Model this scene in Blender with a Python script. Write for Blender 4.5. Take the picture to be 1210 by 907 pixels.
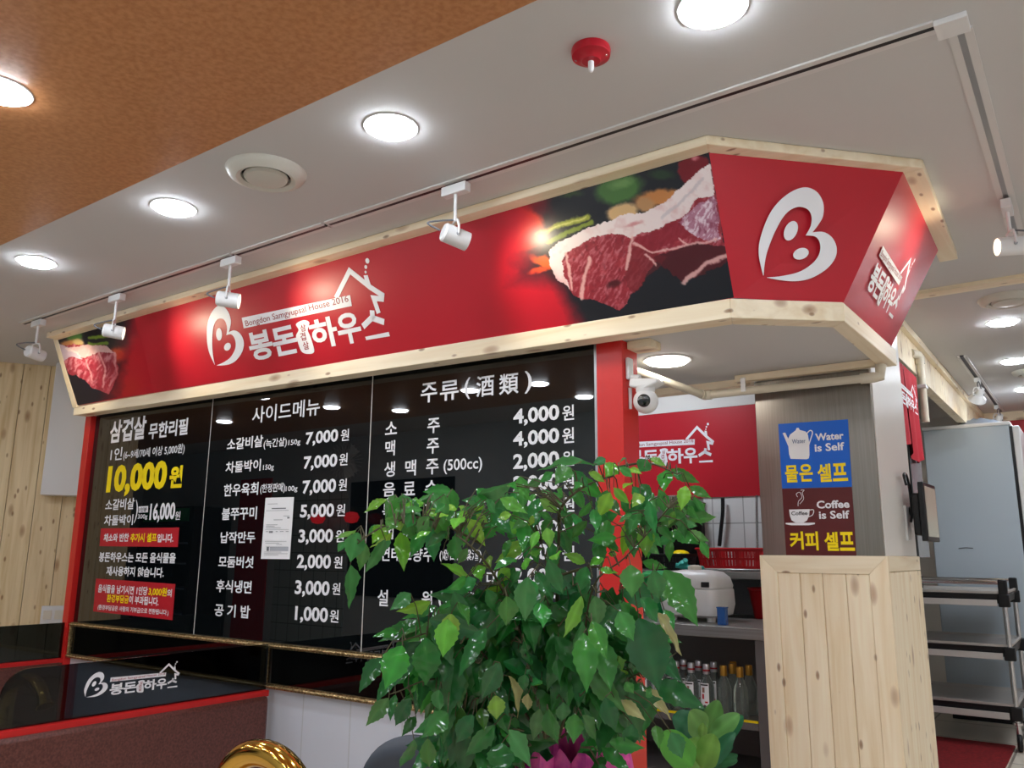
import bpy, bmesh, math, random
import numpy as np
from mathutils import Vector, Matrix
from mathutils.geometry import tessellate_polygon

random.seed(7)
for o in list(bpy.data.objects):
    bpy.data.objects.remove(o)
SC = bpy.context.scene
COL = SC.collection

# ------------------------------------------------------------------ camera
YAW, PIT, ROL = -math.radians(35.53889), math.radians(11.78159), math.radians(0.42562)
FPX = 964.24
CAM = np.array([0.0, 0.0, 1.2])
_f = np.array([math.sin(YAW)*math.cos(PIT), math.cos(YAW)*math.cos(PIT), math.sin(PIT)])
_r = np.array([math.cos(YAW), -math.sin(YAW), 0.0]); _u = np.cross(_r, _f)
CR = _r*math.cos(ROL)+_u*math.sin(ROL); CU = -_r*math.sin(ROL)+_u*math.cos(ROL); CF = _f
cam = bpy.data.cameras.new('camera'); camo = bpy.data.objects.new('camera', cam); COL.objects.link(camo)
cam.sensor_width = 36; cam.lens = FPX/1210*36; cam.clip_start = .05
mw = Matrix.Identity(4)
for i in range(3):
    mw[i][0] = CR[i]; mw[i][1] = CU[i]; mw[i][2] = -CF[i]; mw[i][3] = CAM[i]
camo.matrix_world = mw
SC.camera = camo

# ------------------------------------------------------------------ light and exposure
LAMP = 75.0          # radiance of the ceiling downlights
SPOT = 4.5          # watts of a track spot
CEIL = 2.5
W = bpy.data.worlds.new('world'); SC.world = W; W.use_nodes = True
W.node_tree.nodes['Background'].inputs[0].default_value = (.75, .85, 1, 1)
W.node_tree.nodes['Background'].inputs[1].default_value = .3
SC.view_settings.view_transform = 'Standard'
SC.view_settings.look = 'None'
SC.view_settings.gamma = 1
SC.view_settings.use_curve_mapping = False
SC.view_settings.exposure = 0.27
SC.cycles.diffuse_bounces = 8; SC.cycles.max_bounces = 14; SC.cycles.transparent_max_bounces = 16

# ------------------------------------------------------------------ surveying: a sight line met with a real plane
def ray(px, py):
    return CR*((px-605)/FPX) + CU*(-(py-453.5)/FPX) + CF
def hit(o, n, px, py):
    d = ray(px, py); o = np.array(o, float); n = np.array(n, float)
    return CAM + d*((o-CAM) @ n)/(d @ n)
class Plane:
    """origin, unit u (right), unit v (up), n (towards the viewer)"""
    def __init__(s, o, u, v):
        s.o = np.array(o, float); s.u = np.array(u, float); s.u /= np.linalg.norm(s.u)
        v = np.array(v, float); v -= s.u*(v @ s.u); s.v = v/np.linalg.norm(v); s.n = np.cross(s.u, s.v)
    def at(s, px, py):
        p = hit(s.o, s.n, px, py)-s.o
        return np.array([p @ s.u, p @ s.v])
    def pt(s, a, b, d=0.0):
        return tuple(s.o+s.u*a+s.v*b+s.n*d)

# ------------------------------------------------------------------ materials
def lin(c):
    return tuple(((x/255)/12.92 if x/255 <= .04045 else ((x/255+.055)/1.055)**2.4) for x in c)+(1,)
def mat(name, rgb, rough=.5, metal=0, spec=.5, emit=None, es=0, bump=0, bscale=200, trans=0, coat=0, ior=1.45):
    m = bpy.data.materials.new(name); m.use_nodes = True
    nt = m.node_tree; b = nt.nodes['Principled BSDF']
    b.inputs['Base Color'].default_value = lin(rgb); b.inputs['Roughness'].default_value = rough
    b.inputs['Metallic'].default_value = metal; b.inputs['Specular IOR Level'].default_value = spec
    b.inputs['IOR'].default_value = ior
    b.inputs['Transmission Weight'].default_value = trans
    b.inputs['Coat Weight'].default_value = coat; b.inputs['Coat Roughness'].default_value = .05
    if emit:
        b.inputs['Emission Color'].default_value = lin(emit); b.inputs['Emission Strength'].default_value = es
    if bump:
        tc = nt.nodes.new('ShaderNodeTexCoord'); n = nt.nodes.new('ShaderNodeTexNoise'); bp = nt.nodes.new('ShaderNodeBump')
        n.inputs['Scale'].default_value = bscale; n.inputs['Detail'].default_value = 3
        bp.inputs['Strength'].default_value = bump; bp.inputs['Distance'].default_value = .004
        nt.links.new(tc.outputs['Object'], n.inputs['Vector']); nt.links.new(n.outputs['Fac'], bp.inputs['Height'])
        nt.links.new(bp.outputs['Normal'], b.inputs['Normal'])
    return m
def ramp(nt, stops):
    r = nt.nodes.new('ShaderNodeValToRGB'); e = r.color_ramp.elements
    while len(e) < len(stops): e.new(.5)
    for i, (p, c) in enumerate(stops):
        e[i].position = p; e[i].color = lin(c)
    return r
def wood(name, base, dark, grain=(6, 6, .35), knots=True, rough=.45, off=(0, 0, 0)):
    """grain: object-space frequency, smallest along the fibre"""
    m = mat(name, base, rough); nt = m.node_tree; b = nt.nodes['Principled BSDF']; L = nt.links.new
    tc = nt.nodes.new('ShaderNodeTexCoord'); mp = nt.nodes.new('ShaderNodeMapping')
    mp.inputs['Scale'].default_value = grain; mp.inputs['Location'].default_value = off
    L(tc.outputs['Object'], mp.inputs['Vector'])
    n = nt.nodes.new('ShaderNodeTexNoise'); n.inputs['Scale'].default_value = 4; n.inputs['Detail'].default_value = 6; n.inputs['Distortion'].default_value = .6
    L(mp.outputs['Vector'], n.inputs['Vector'])
    r = ramp(nt, [(.3, dark), (.55, base), (.75, tuple(min(255, x+8) for x in base))]); L(n.outputs['Fac'], r.inputs['Fac'])
    out = r.outputs['Color']
    if knots:
        mk = nt.nodes.new('ShaderNodeMapping'); s = [5.5 if g > 1 else 2.2 for g in grain]; mk.inputs['Scale'].default_value = s
        L(tc.outputs['Object'], mk.inputs['Vector'])
        v = nt.nodes.new('ShaderNodeTexVoronoi'); v.inputs['Scale'].default_value = 1.6; L(mk.outputs['Vector'], v.inputs['Vector'])
        kr = ramp(nt, [(.0, (80, 80, 80)), (.12, (200, 200, 200)), (.19, (0, 0, 0))])
        kr.color_ramp.elements[0].color = (.85, .85, .85, 1); kr.color_ramp.elements[1].color = (.45, .45, .45, 1); kr.color_ramp.elements[2].color = (0, 0, 0, 1)
        L(v.outputs['Distance'], kr.inputs['Fac'])
        mx = nt.nodes.new('ShaderNodeMix'); mx.data_type = 'RGBA'
        mx.inputs['B'].default_value = lin((150, 98, 52))
        L(kr.outputs['Color'], mx.inputs['Factor']); L(out, mx.inputs['A']); out = mx.outputs['Result']
        v2 = nt.nodes.new('ShaderNodeTexVoronoi'); v2.inputs['Scale'].default_value = 3.4; mk2 = nt.nodes.new('ShaderNodeMapping')
        mk2.inputs['Scale'].default_value = s; mk2.inputs['Location'].default_value = (3.7, 1.9, 5.3); L(tc.outputs['Object'], mk2.inputs['Vector']); L(mk2.outputs['Vector'], v2.inputs['Vector'])
        k2 = ramp(nt, [(.0, (0, 0, 0)), (.10, (0, 0, 0)), (.16, (0, 0, 0))]); k2.color_ramp.elements[0].color = (.9, .9, .9, 1); k2.color_ramp.elements[1].color = (.6, .6, .6, 1)
        L(v2.outputs['Distance'], k2.inputs['Fac']); m2 = nt.nodes.new('ShaderNodeMix'); m2.data_type = 'RGBA'; m2.inputs['B'].default_value = lin((128, 80, 40))
        L(k2.outputs['Color'], m2.inputs['Factor']); L(out, m2.inputs['A']); out = m2.outputs['Result']
    L(out, b.inputs['Base Color'])
    return m
def noisy(name, a, c, scale=(40, 40, 40), rough=.5, metal=0, detail=4, lo=.35, hi=.65, bump=0):
    m = mat(name, a, rough, metal); nt = m.node_tree; b = nt.nodes['Principled BSDF']; L = nt.links.new
    tc = nt.nodes.new('ShaderNodeTexCoord'); mp = nt.nodes.new('ShaderNodeMapping'); mp.inputs['Scale'].default_value = scale
    n = nt.nodes.new('ShaderNodeTexNoise'); n.inputs['Scale'].default_value = 1; n.inputs['Detail'].default_value = detail
    r = ramp(nt, [(lo, a), (hi, c)])
    L(tc.outputs['Object'], mp.inputs['Vector']); L(mp.outputs['Vector'], n.inputs['Vector']); L(n.outputs['Fac'], r.inputs['Fac'])
    L(r.outputs['Color'], b.inputs['Base Color'])
    if bump:
        bp = nt.nodes.new('ShaderNodeBump'); bp.inputs['Strength'].default_value = bump; bp.inputs['Distance'].default_value = .003
        L(n.outputs['Fac'], bp.inputs['Height']); L(bp.outputs['Normal'], b.inputs['Normal'])
    return m
def tiles(name, c1, mortar, size, axes=(0, 2), rough=.2, grout=.012):
    m = mat(name, c1, rough); nt = m.node_tree; b = nt.nodes['Principled BSDF']; L = nt.links.new
    tc = nt.nodes.new('ShaderNodeTexCoord'); sp = nt.nodes.new('ShaderNodeSeparateXYZ'); cb = nt.nodes.new('ShaderNodeCombineXYZ')
    L(tc.outputs['Object'], sp.inputs[0]); L(sp.outputs[axes[0]], cb.inputs[0]); L(sp.outputs[axes[1]], cb.inputs[1])
    br = nt.nodes.new('ShaderNodeTexBrick'); br.offset = 0; br.inputs['Scale'].default_value = 1
    br.inputs['Brick Width'].default_value = size[0]; br.inputs['Row Height'].default_value = size[1]
    br.inputs['Mortar Size'].default_value = grout*min(size); br.inputs['Color1'].default_value = lin(c1); br.inputs['Color2'].default_value = lin(c1)
    br.inputs['Mortar'].default_value = lin(mortar)
    L(cb.outputs[0], br.inputs['Vector']); L(br.outputs['Color'], b.inputs['Base Color'])
    return m
def vcol(name, rough=.4, spec=.5, coat=0, through=0, ripple=0):
    m = mat(name, (128, 128, 128), rough, 0, spec, coat=coat); nt = m.node_tree
    a = nt.nodes.new('ShaderNodeAttribute'); a.attribute_name = 'tone'
    nt.links.new(a.outputs['Color'], nt.nodes['Principled BSDF'].inputs['Base Color'])
    if ripple:
        tc = nt.nodes.new('ShaderNodeTexCoord'); n = nt.nodes.new('ShaderNodeTexNoise'); bp = nt.nodes.new('ShaderNodeBump')
        n.inputs['Scale'].default_value = 32; n.inputs['Detail'].default_value = 1; bp.inputs['Strength'].default_value = .22; bp.inputs['Distance'].default_value = .01
        nt.links.new(tc.outputs['Object'], n.inputs['Vector']); nt.links.new(n.outputs['Fac'], bp.inputs['Height']); nt.links.new(bp.outputs['Normal'], nt.nodes['Principled BSDF'].inputs['Normal'])
    if through:
        tr = nt.nodes.new('ShaderNodeBsdfTranslucent'); mx = nt.nodes.new('ShaderNodeMixShader'); mx.inputs[0].default_value = through
        nt.links.new(a.outputs['Color'], tr.inputs[0]); nt.links.new(nt.nodes['Principled BSDF'].outputs[0], mx.inputs[1]); nt.links.new(tr.outputs[0], mx.inputs[2])
        nt.links.new(mx.outputs[0], nt.nodes['Material Output'].inputs[0])
    return m
def tinted(name, tint, rough=.02):
    m = bpy.data.materials.new(name); m.use_nodes = True; nt = m.node_tree; nt.nodes.clear(); L = nt.links.new
    o = nt.nodes.new('ShaderNodeOutputMaterial'); mx = nt.nodes.new('ShaderNodeMixShader'); t = nt.nodes.new('ShaderNodeBsdfTransparent')
    g = nt.nodes.new('ShaderNodeBsdfGlossy'); fr = nt.nodes.new('ShaderNodeFresnel')
    t.inputs[0].default_value = lin(tint); g.inputs['Roughness'].default_value = rough; fr.inputs[0].default_value = 1.45
    L(fr.outputs[0], mx.inputs[0]); L(t.outputs[0], mx.inputs[1]); L(g.outputs[0], mx.inputs[2]); L(mx.outputs[0], o.inputs[0])
    return m

RED = (186, 22, 40)
M = dict(
    ceil=mat('matt_white_ceiling', (205, 204, 203), .8, bump=.05, bscale=300),
    orange=noisy('orange_wallpaper', (180, 120, 74), (198, 140, 94), (60, 60, 60), .38, bump=.25),
    wall=mat('painted_wall', (228, 226, 222), .7),
    greywall=mat('grey_painted_wall', (190, 198, 200), .7),
    floor=tiles('beige_floor_tile', (222, 212, 196), (150, 140, 126), (.6, .6), (0, 1), .35),
    pinex=wood('pine_trim', (246, 232, 204), (234, 214, 178), (.35, 6, 6)),
    piney=wood('pine_trim_deep', (246, 232, 204), (234, 214, 178), (6, .35, 6)),
    pinez=wood('pine_boards', (252, 236, 206), (240, 218, 178), (7, 7, .4)),
    pinel=wood('pine_wall_boards', (228, 206, 164), (208, 180, 130), (7, 7, .4)),
    red=mat('red_vinyl', RED, .4),
    redpost=mat('red_painted_post', (206, 38, 34), .3),
    redflat=mat('red_cloth', (190, 30, 48), .8),
    white=mat('white_vinyl', (238, 238, 242), .4),
    yellow=mat('yellow_vinyl', (255, 226, 0), .4),
    ink=mat('dark_red_ink', (150, 20, 34), .4),
    blackink=mat('black_ink', (20, 20, 22), .5),
    board=mat('black_glass', (8, 12, 14), .012, spec=.85, ior=1.5),
    plastic=mat('white_plastic', (226, 226, 226), .35),
    ivory=mat('ivory_plastic', (222, 216, 200), .4),
    pvc=mat('cream_pvc', (214, 206, 186), .35),
    lens=mat('black_lens', (6, 6, 10), .05, coat=1),
    black=mat('black_plastic', (18, 18, 20), .4),
    dark=mat('dark_recess', (24, 24, 26), .6),
    steel=noisy('brushed_steel', (150, 148, 144), (168, 166, 162), (2, 2, 300), .35, .85),
    pillarsteel=noisy('brushed_steel_sheet', (140, 134, 126), (150, 144, 136), (250, 250, 3), .32, .9),
    pillarwhite=mat('pale_laminate', (226, 222, 216), .35),
    chrome=mat('chrome', (210, 210, 212), .12, 1),
    gold=mat('polished_gold', (214, 168, 76), .12, 1),
    goldtrim=noisy('antique_gold', (120, 100, 62), (214, 190, 140), (90, 90, 90), .3, .8),
    bglass=mat('black_gloss_panel', (4, 4, 4), .03),
    wtile=tiles('white_wall_tile', (206, 209, 218), (190, 192, 196), (.3, .6), (0, 2), .15),
    ktile=tiles('white_kitchen_tile', (228, 230, 230), (176, 178, 178), (.2, .2), (0, 2), .15, .02),
    gtile=tiles('grey_green_tile', (176, 190, 186), (90, 96, 94), (.2, .2), (0, 2), .2, .02),
    leather=noisy('brown_leather', (84, 46, 40), (110, 64, 56), (120, 120, 120), .42, bump=.6),
    tint=tinted('smoked_glass', (124, 132, 138)),
    redcap=mat('red_cap', (200, 30, 28), .4),
    lamp=mat('lamp_diffuser', (255, 255, 255), .5, emit=(238, 246, 255), es=LAMP),
    softlamp=mat('soffit_diffuser', (255, 255, 255), .5, emit=(255, 250, 240), es=18),
    ventgrey=mat('vent_plastic', (206, 204, 194), .4),
    smoke=mat('red_detector', (176, 16, 36), .3),
    alu=mat('aluminium', (170, 172, 174), .35, .9),
    railwhite=mat('rail_white', (214, 212, 210), .4),
    basket=mat('red_plastic', (196, 24, 34), .35),
    green=mat('green_plastic', (20, 160, 80), .4),
    teal=mat('teal_rubber', (60, 180, 170), .5),
    blueclear=mat('blue_plastic', (60, 120, 200), .2, trans=.4),
    glass=mat('clear_bottle', (215, 225, 220), .05, trans=.9, ior=1.3),
    goldcap=mat('gold_cap', (190, 142, 60), .3, .8),
    silvercap=mat('silver_cap', (190, 190, 194), .3, .7),
    paper=mat('paper', (240, 240, 242), .7),
    greyink=mat('grey_print', (110, 112, 118), .7),
    fridge=mat('pale_grey_enamel', (178, 190, 200), .35),
    screen=mat('pale_screen', (196, 196, 180), .25),
    mat_red=noisy('red_mat', (110, 10, 16), (140, 16, 24), (60, 60, 60), .9),
    blue=mat('blue_sign', (12, 100, 210), .4),
    maroon=mat('maroon_sign', (92, 26, 26), .4),
    bag=mat('grey_bag', (120, 128, 140), .3),
    bark=mat('bark', (70, 66, 40), .8),
    stem=mat('green_stem', (96, 112, 60), .6),
    leaf=vcol('leaf_surface', .14, .7, through=.33, ripple=1),
    print_=vcol('printed_photo', .3),
    pink=noisy('pink_wrap', (236, 96, 170), (176, 20, 140), (26, 26, 26), .3),
    pot=mat('dark_pot', (60, 56, 54), .5),
    soil=mat('soil', (50, 38, 30), .9),
    chair=mat('slate_plastic', (66, 72, 82), .4),
    cardboard=mat('wrap_yellow', (240, 190, 60), .5),
    led=mat('cool_led', (200, 220, 255), .5, emit=(150, 190, 255), es=12),
    lantern=mat('red_lantern', (220, 30, 40), .5, emit=(255, 40, 50), es=1.5),
)

# ------------------------------------------------------------------ mesh building
class MB:
    def __init__(s): s.v = []; s.f = []; s.c = []
    def add(s, vs, fs, col=None):
        o = len(s.v); s.v += [tuple(map(float, v)) for v in vs]; s.f += [tuple(i+o for i in f) for f in fs]
        s.c += [col]*len(vs); return s
    def box(s, a, b):
        (x0, y0, z0), (x1, y1, z1) = a, b
        x0, x1 = min(x0, x1), max(x0, x1); y0, y1 = min(y0, y1), max(y0, y1); z0, z1 = min(z0, z1), max(z0, z1)
        v = [(x0,y0,z0),(x1,y0,z0),(x1,y1,z0),(x0,y1,z0),(x0,y0,z1),(x1,y0,z1),(x1,y1,z1),(x0,y1,z1)]
        return s.add(v, [(3,2,1,0),(4,5,6,7),(0,1,5,4),(1,2,6,5),(2,3,7,6),(3,0,4,7)])
    def hexa(s, lo, hi):
        """two rings of n points each -> closed prism"""
        n = len(lo); v = list(lo)+list(hi)
        f = [tuple(range(n-1, -1, -1)), tuple(range(n, 2*n))]+[(i, (i+1) % n, n+(i+1) % n, n+i) for i in range(n)]
        return s.add(v, f)
    def tube(s, path, r, n=10, caps=True):
        path = [Vector(p) for p in path]; rs = r if isinstance(r, (list, tuple)) else [r]*len(path)
        vs, fs = [], []; prev = None
        for i, p in enumerate(path):
            t = ((path[min(i+1, len(path)-1)]-p).normalized()+(p-path[max(i-1, 0)]).normalized())
            t = t.normalized() if t.length > 1e-9 else Vector((0, 0, 1))
            if prev is None:
                a = Vector((0, 0, 1)) if abs(t.z) < .9 else Vector((1, 0, 0)); x = t.cross(a).normalized()
            else:
                x = (prev-t*prev.dot(t)); x = x.normalized() if x.length > 1e-6 else t.orthogonal().normalized()
            prev = x; y = t.cross(x)
            for k in range(n):
                an = 2*math.pi*k/n; vs.append(p+(x*math.cos(an)+y*math.sin(an))*rs[i])
        m = len(path)
        for i in range(m-1):
            for k in range(n):
                fs.append((i*n+k, i*n+(k+1) % n, (i+1)*n+(k+1) % n, (i+1)*n+k))
        if caps:
            fs.append(tuple(range(n-1, -1, -1))); fs.append(tuple((m-1)*n+k for k in range(n)))
        return s.add(vs, fs)
    def lathe(s, prof, c, n=28, axis=(0, 0, 1)):
        ax = Vector(axis).normalized(); x = ax.orthogonal().normalized(); y = ax.cross(x); c = Vector(c)
        vs, fs = [], []; m = len(prof)
        for r, h in prof:
            for k in range(n):
                an = 2*math.pi*k/n; vs.append(c+ax*h+(x*math.cos(an)+y*math.sin(an))*max(r, 1e-5))
        for i in range(m-1):
            for k in range(n):
                fs.append((i*n+k, i*n+(k+1) % n, (i+1)*n+(k+1) % n, (i+1)*n+k))
        return s.add(vs, fs)
    def poly(s, pl, loops, d=.001):
        """flat printed shape on a plane; loops of (u, v), first the outline"""
        vv = [[Vector((a, b, 0)) for a, b in l] for l in loops]
        flat = [q for l in loops for q in l]
        tri = tessellate_polygon(vv); fs = []
        for t in tri:
            a, b, c = (flat[i] for i in t)
            fs.append(t if (b[0]-a[0])*(c[1]-a[1])-(b[1]-a[1])*(c[0]-a[0]) > 0 else t[::-1])
        return s.add([pl.pt(a, b, d) for a, b in flat], fs)
    def quadpx(s, pl, pts, d=.001):
        return s.poly(pl, [[tuple(pl.at(*p)) for p in pts]], d)

def mesh_obj(name, mb, material, parent=None, bevel=0, smooth=True, label=None):
    me = bpy.data.meshes.new(name); me.from_pydata(mb.v, [], mb.f); me.validate()
    if any(c is not None for c in mb.c) and len(mb.c) == len(me.vertices):
        at = me.color_attributes.new('tone', 'FLOAT_COLOR', 'POINT')
        at.data.foreach_set('color', [x for c in mb.c for x in (c if c is not None else (.5, .5, .5, 1))])
    if smooth and len(me.polygons):
        me.polygons.foreach_set('use_smooth', [True]*len(me.polygons)); me.set_sharp_from_angle(angle=math.radians(38))
    me.materials.append(M[material] if isinstance(material, str) else material)
    o = bpy.data.objects.new(name, me); COL.objects.link(o)
    if parent is not None: adopt(o, parent)
    if bevel:
        b = o.modifiers.new('edge', 'BEVEL'); b.width = bevel; b.segments = 2; b.limit_method = 'ANGLE'
    if label: o['label'] = label
    return o
WPOS = {}
def adopt(o, parent):
    o.parent = parent
    o.matrix_parent_inverse = Matrix.Translation(-Vector(WPOS.get(parent.name, (0, 0, 0))))
def thing(name, label, cat, loc, group=None):
    o = bpy.data.objects.new(name, None); COL.objects.link(o); o.location = loc; o.empty_display_size = .05
    WPOS[o.name] = tuple(loc)
    o['label'] = label; o['category'] = cat
    if group: o['group'] = group
    return o
def tag(o, label, cat, group=None):
    o['label'] = label; o['category'] = cat
    if group: o['group'] = group
    return o
def structure(name, mb, material, bevel=0):
    o = mesh_obj(name, mb, material, None, bevel, smooth=False); o['kind'] = 'structure'; return o
def dup(root, delta, label, group=None):
    """copy a thing with its parts and sub-parts, moved by delta"""
    r = root.copy(); COL.objects.link(r); r.location = Vector(root.location)+Vector(delta); r['label'] = label
    if group: r['group'] = group
    for ch in list(root.children):
        c = ch.copy(); COL.objects.link(c); c.parent = r; c.matrix_parent_inverse = ch.matrix_parent_inverse.copy()
        for g in list(ch.children):
            d = g.copy(); COL.objects.link(d); d.parent = c; d.matrix_parent_inverse = g.matrix_parent_inverse.copy()
    return r

# ------------------------------------------------------------------ lettering
_tc = {}
def glyphs(s, bold):
    k = (s, bold)
    if k not in _tc:
        c = bpy.data.curves.new('lettering', 'FONT'); c.body = s; c.resolution_u = 3; c.offset = bold; c.fill_mode = 'FRONT'
        o = bpy.data.objects.new('lettering', c); COL.objects.link(o)
        dg = bpy.context.evaluated_depsgraph_get(); e = o.evaluated_get(dg); me = e.to_mesh()
        v = np.array([x.co[:2] for x in me.vertices]); f = [tuple(p.vertices) for p in me.polygons]
        e.to_mesh_clear(); bpy.data.objects.remove(o); bpy.data.curves.remove(c)
        lo = v.min(0); hi = v.max(0); _tc[k] = ((v-lo)/(hi-lo), f)
    return _tc[k]
def put_text(mb, pl, s, box, d=.0015, bold=.012, col=None):
    """box = (u0, v0, u1, v1) on the plane"""
    v, f = glyphs(s, bold); u0, v0, u1, v1 = box
    mb.add([pl.pt(u0+a*(u1-u0), v0+b*(v1-v0), d) for a, b in v], f, col)
def px_text(mb, pl, s, b, d=.0015, bold=.012):
    """b = xl, top_l, bottom_l, xr, top_r, bottom_r as seen in the photograph, met with the plane"""
    xl, tl, bl, xr, tr, br = b
    P = [pl.at(xl, tl), pl.at(xl, bl), pl.at(xr, tr), pl.at(xr, br)]
    put_text(mb, pl, s, ((P[0][0]+P[1][0])/2, (P[1][1]+P[3][1])/2, (P[2][0]+P[3][0])/2, (P[0][1]+P[2][1])/2), d, bold)
def spline(pts, n=8, closed=False):
    """Catmull-Rom through the points"""
    P = [np.array(p, float) for p in pts]; m = len(P); out = []
    for i in range(m if closed else m-1):
        g = (lambda j: P[j % m]) if closed else (lambda j: P[min(max(j, 0), m-1)])
        a, b, c, e = g(i-1), g(i), g(i+1), g(i+2)
        for k in range(n):
            t = k/n
            out.append(tuple(.5*((2*b)+(-a+c)*t+(2*a-5*b+4*c-e)*t*t+(-a+3*b-3*c+e)*t**3)))
    if not closed: out.append(tuple(P[-1]))
    return out
def stroke(pts, w):
    """outline of a band of width w along a polyline (2-D)"""
    P = [Vector((p[0], p[1])) for p in pts]; L, R = [], []
    for i, p in enumerate(P):
        d1 = (p-P[i-1]).normalized() if i else None
        d2 = (P[i+1]-p).normalized() if i < len(P)-1 else None
        d = (d1+d2).normalized() if d1 and d2 else (d1 or d2)
        n = Vector((-d.y, d.x)); k = 1.0
        if d1 and d2: k = min(2.0, 1/max(.35, n.dot(Vector((-d1.y, d1.x)))))
        L.append(p+n*w/2*k); R.append(p-n*w/2*k)
    return [tuple(q) for q in L+R[::-1]]
def ell(c, rx, ry, tilt=0, n=28):
    ct, st = math.cos(tilt), math.sin(tilt)
    return [(c[0]+rx*math.cos(a)*ct-ry*math.sin(a)*st, c[1]+rx*math.cos(a)*st+ry*math.sin(a)*ct) for a in (2*math.pi*i/n for i in range(n))]

# ================================================================== THE ROOM
structure('floor', MB().box((-11.2, -1.4, -.1), (2.2, 9.0, 0)), 'floor')
structure('ceiling', MB().box((-11.2, -1.4, CEIL), (2.2, 9.0, CEIL+.1)), 'ceil')
structure('ceiling_panel', MB().box((-11, -.6, CEIL-.004), (2.1, 1.432, CEIL)), 'orange')
structure('wall_opposite', MB().box((-11.2, -1.4, 0), (2.2, -1.3, CEIL)), 'greywall')
structure('wall_right', MB().box((2.1, -1.3, 0), (2.2, 9, CEIL)), 'wall')
structure('wall_end', MB().box((-5.2, 8.6, 0), (2.1, 8.75, CEIL)), 'wall')
structure('wall_alcove', MB().box((-11.2, -1.3, 0), (-11.1, 3.9, CEIL)), 'greywall')
# menu wall: tiled below, carries the boards
YB = 2.6
structure('wall_menu', MB().box((-5.10, YB+.012, 0), (-1.47, YB+.10, 2.06)), 'wtile')
# left wall of pine boards, set at an angle
wl0, wl1 = Vector((-7.05, 1.17, 0)), Vector((-5.36, 3.72, 0))
wdir = (wl1-wl0).normalized(); wn = Vector((wdir.y, -wdir.x, 0))
mb = MB(); n = int((wl1-wl0).length/.17)
for i in range(n):
    a = wl0+wdir*(.17*i+.002); b = wl0+wdir*(.17*(i+1)-.002)
    q = [a, b, b-wn*.02, a-wn*.02]
    mb.hexa([tuple(x) for x in q], [tuple(x+Vector((0, 0, CEIL))) for x in q])
q = [wl0-wn*.021, wl1-wn*.021, wl1-wn*.10, wl0-wn*.10]
structure('wall_left', mb, 'pinel')
structure('wall_left_backing', MB().hexa([tuple(x) for x in q], [tuple(x+Vector((0, 0, CEIL))) for x in q]), 'dark')
q = [wl0-wn*.1, wl0-wn*.0, Vector((-11.1, 1.17, 0)), Vector((-11.1, 1.27, 0))]
structure('wall_left_return', MB().box((-11.1, 1.3, 0), (-7.1, 1.4, CEIL)), 'wall')
# wall behind the menu wall's left end
structure('wall_left_rear', MB().box((-6.2, 3.72, 0), (-5.1, 3.82, CEIL)), 'wall')
structure('wall_kitchen_left', MB().box((-5.2, 2.72, 0), (-5.1, 8.6, CEIL)), 'wall')
# kitchen
YK = 5.0
structure('wall_kitchen', MB().box((-5.1, YK, 0), (-1.1, YK+.1, CEIL)), 'ktile')
structure('trim_6', MB().box((-5.1, YK-.012, 2.135), (-1.1, YK, CEIL)), 'wall')
# header over the kitchen entrance
mb = MB()
for i in range(23):
    mb.box((-.86, 4.12+.19*i+.002, 2.27), (-.80, 4.12+.19*(i+1)-.002, CEIL))
structure('wall_header', mb, 'pinez')
structure('trim_1', MB().box((-.815, 4.12, 2.455), (-.77, 8.6, CEIL)), 'piney')
structure('trim_2', MB().box((-.86, 4.33, CEIL-.02), (2.1, 4.42, CEIL)), 'pinex')
structure('trim_3', MB().box((-.8, 8.56, 2.42), (2.1, 8.6, CEIL)), 'pinex')
structure('wall_passage', MB().box((-.86, 4.14, 0), (-.82, 4.62, 1.2)).box((-.86, 4.14, 1.2), (-.82, 5.15, 2.27)), 'dark')

# ================================================================== LOGO (one drawing, used at every place it hangs)
# front of the fascia: y = 2.33 + (2.47 - z) * K
K = .378
front = Plane((-5.1, 2.33, 2.47), (1, 0, 0), (0, -K, 1))
A_t, B_t, C_t = (-.893, 2.33, 2.47), (-.409, 2.83, 2.47), (-.430, 3.69, 2.47)
A_b, B_b, C_b = (-.895, 2.498, 2.025), (-.617, 2.755, 2.025), (-.612, 3.48, 2.025)
def plane3(o, a, up):
    o, a, up = map(np.array, (o, a, up)); return Plane(o, a-o, up-o)
corner = plane3(A_b, B_b, A_t)
side = plane3(B_b, C_b, B_t)
cz = lambda x, y: (830+x/3.36, 150+y/3.36)      # reading of the corner panel
fz = lambda x, y: (220+x/4.318, 290+y/4.318)    # reading of the front panel
outer = spline([(240,590),(222,500),(235,420),(275,330),(335,268),(400,240),(450,255),(478,300),(478,352),(460,387),(436,418)])+\
        spline([(436,418),(480,417),(515,440),(532,480),(525,522),(490,565),(430,600),(370,612),(310,608),(255,598)])
inner = spline([(255,597),(310,592),(380,576),(430,546),(457,515),(467,482),(462,452),(444,434),(408,431)])+\
        spline([(408,431),(428,395),(432,355),(415,326),(375,318),(330,345),(290,410),(258,490),(246,545),(242,588)])
B_SHAPE = [outer+inner, ell((350,412), 25, 41, math.radians(24)), ell((390,503), 32, 22, math.radians(-20))]
B_uv = [[tuple(corner.at(*cz(*p))) for p in l] for l in B_SHAPE]
_b = np.array(B_uv[0]); B_lo, B_hi = _b.min(0), _b.max(0)
B_N = [[tuple((np.array(p)-B_lo)/(B_hi-B_lo)) for p in l] for l in B_uv]
F = lambda pts: [tuple(front.at(*fz(*p))) for p in pts]
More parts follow.
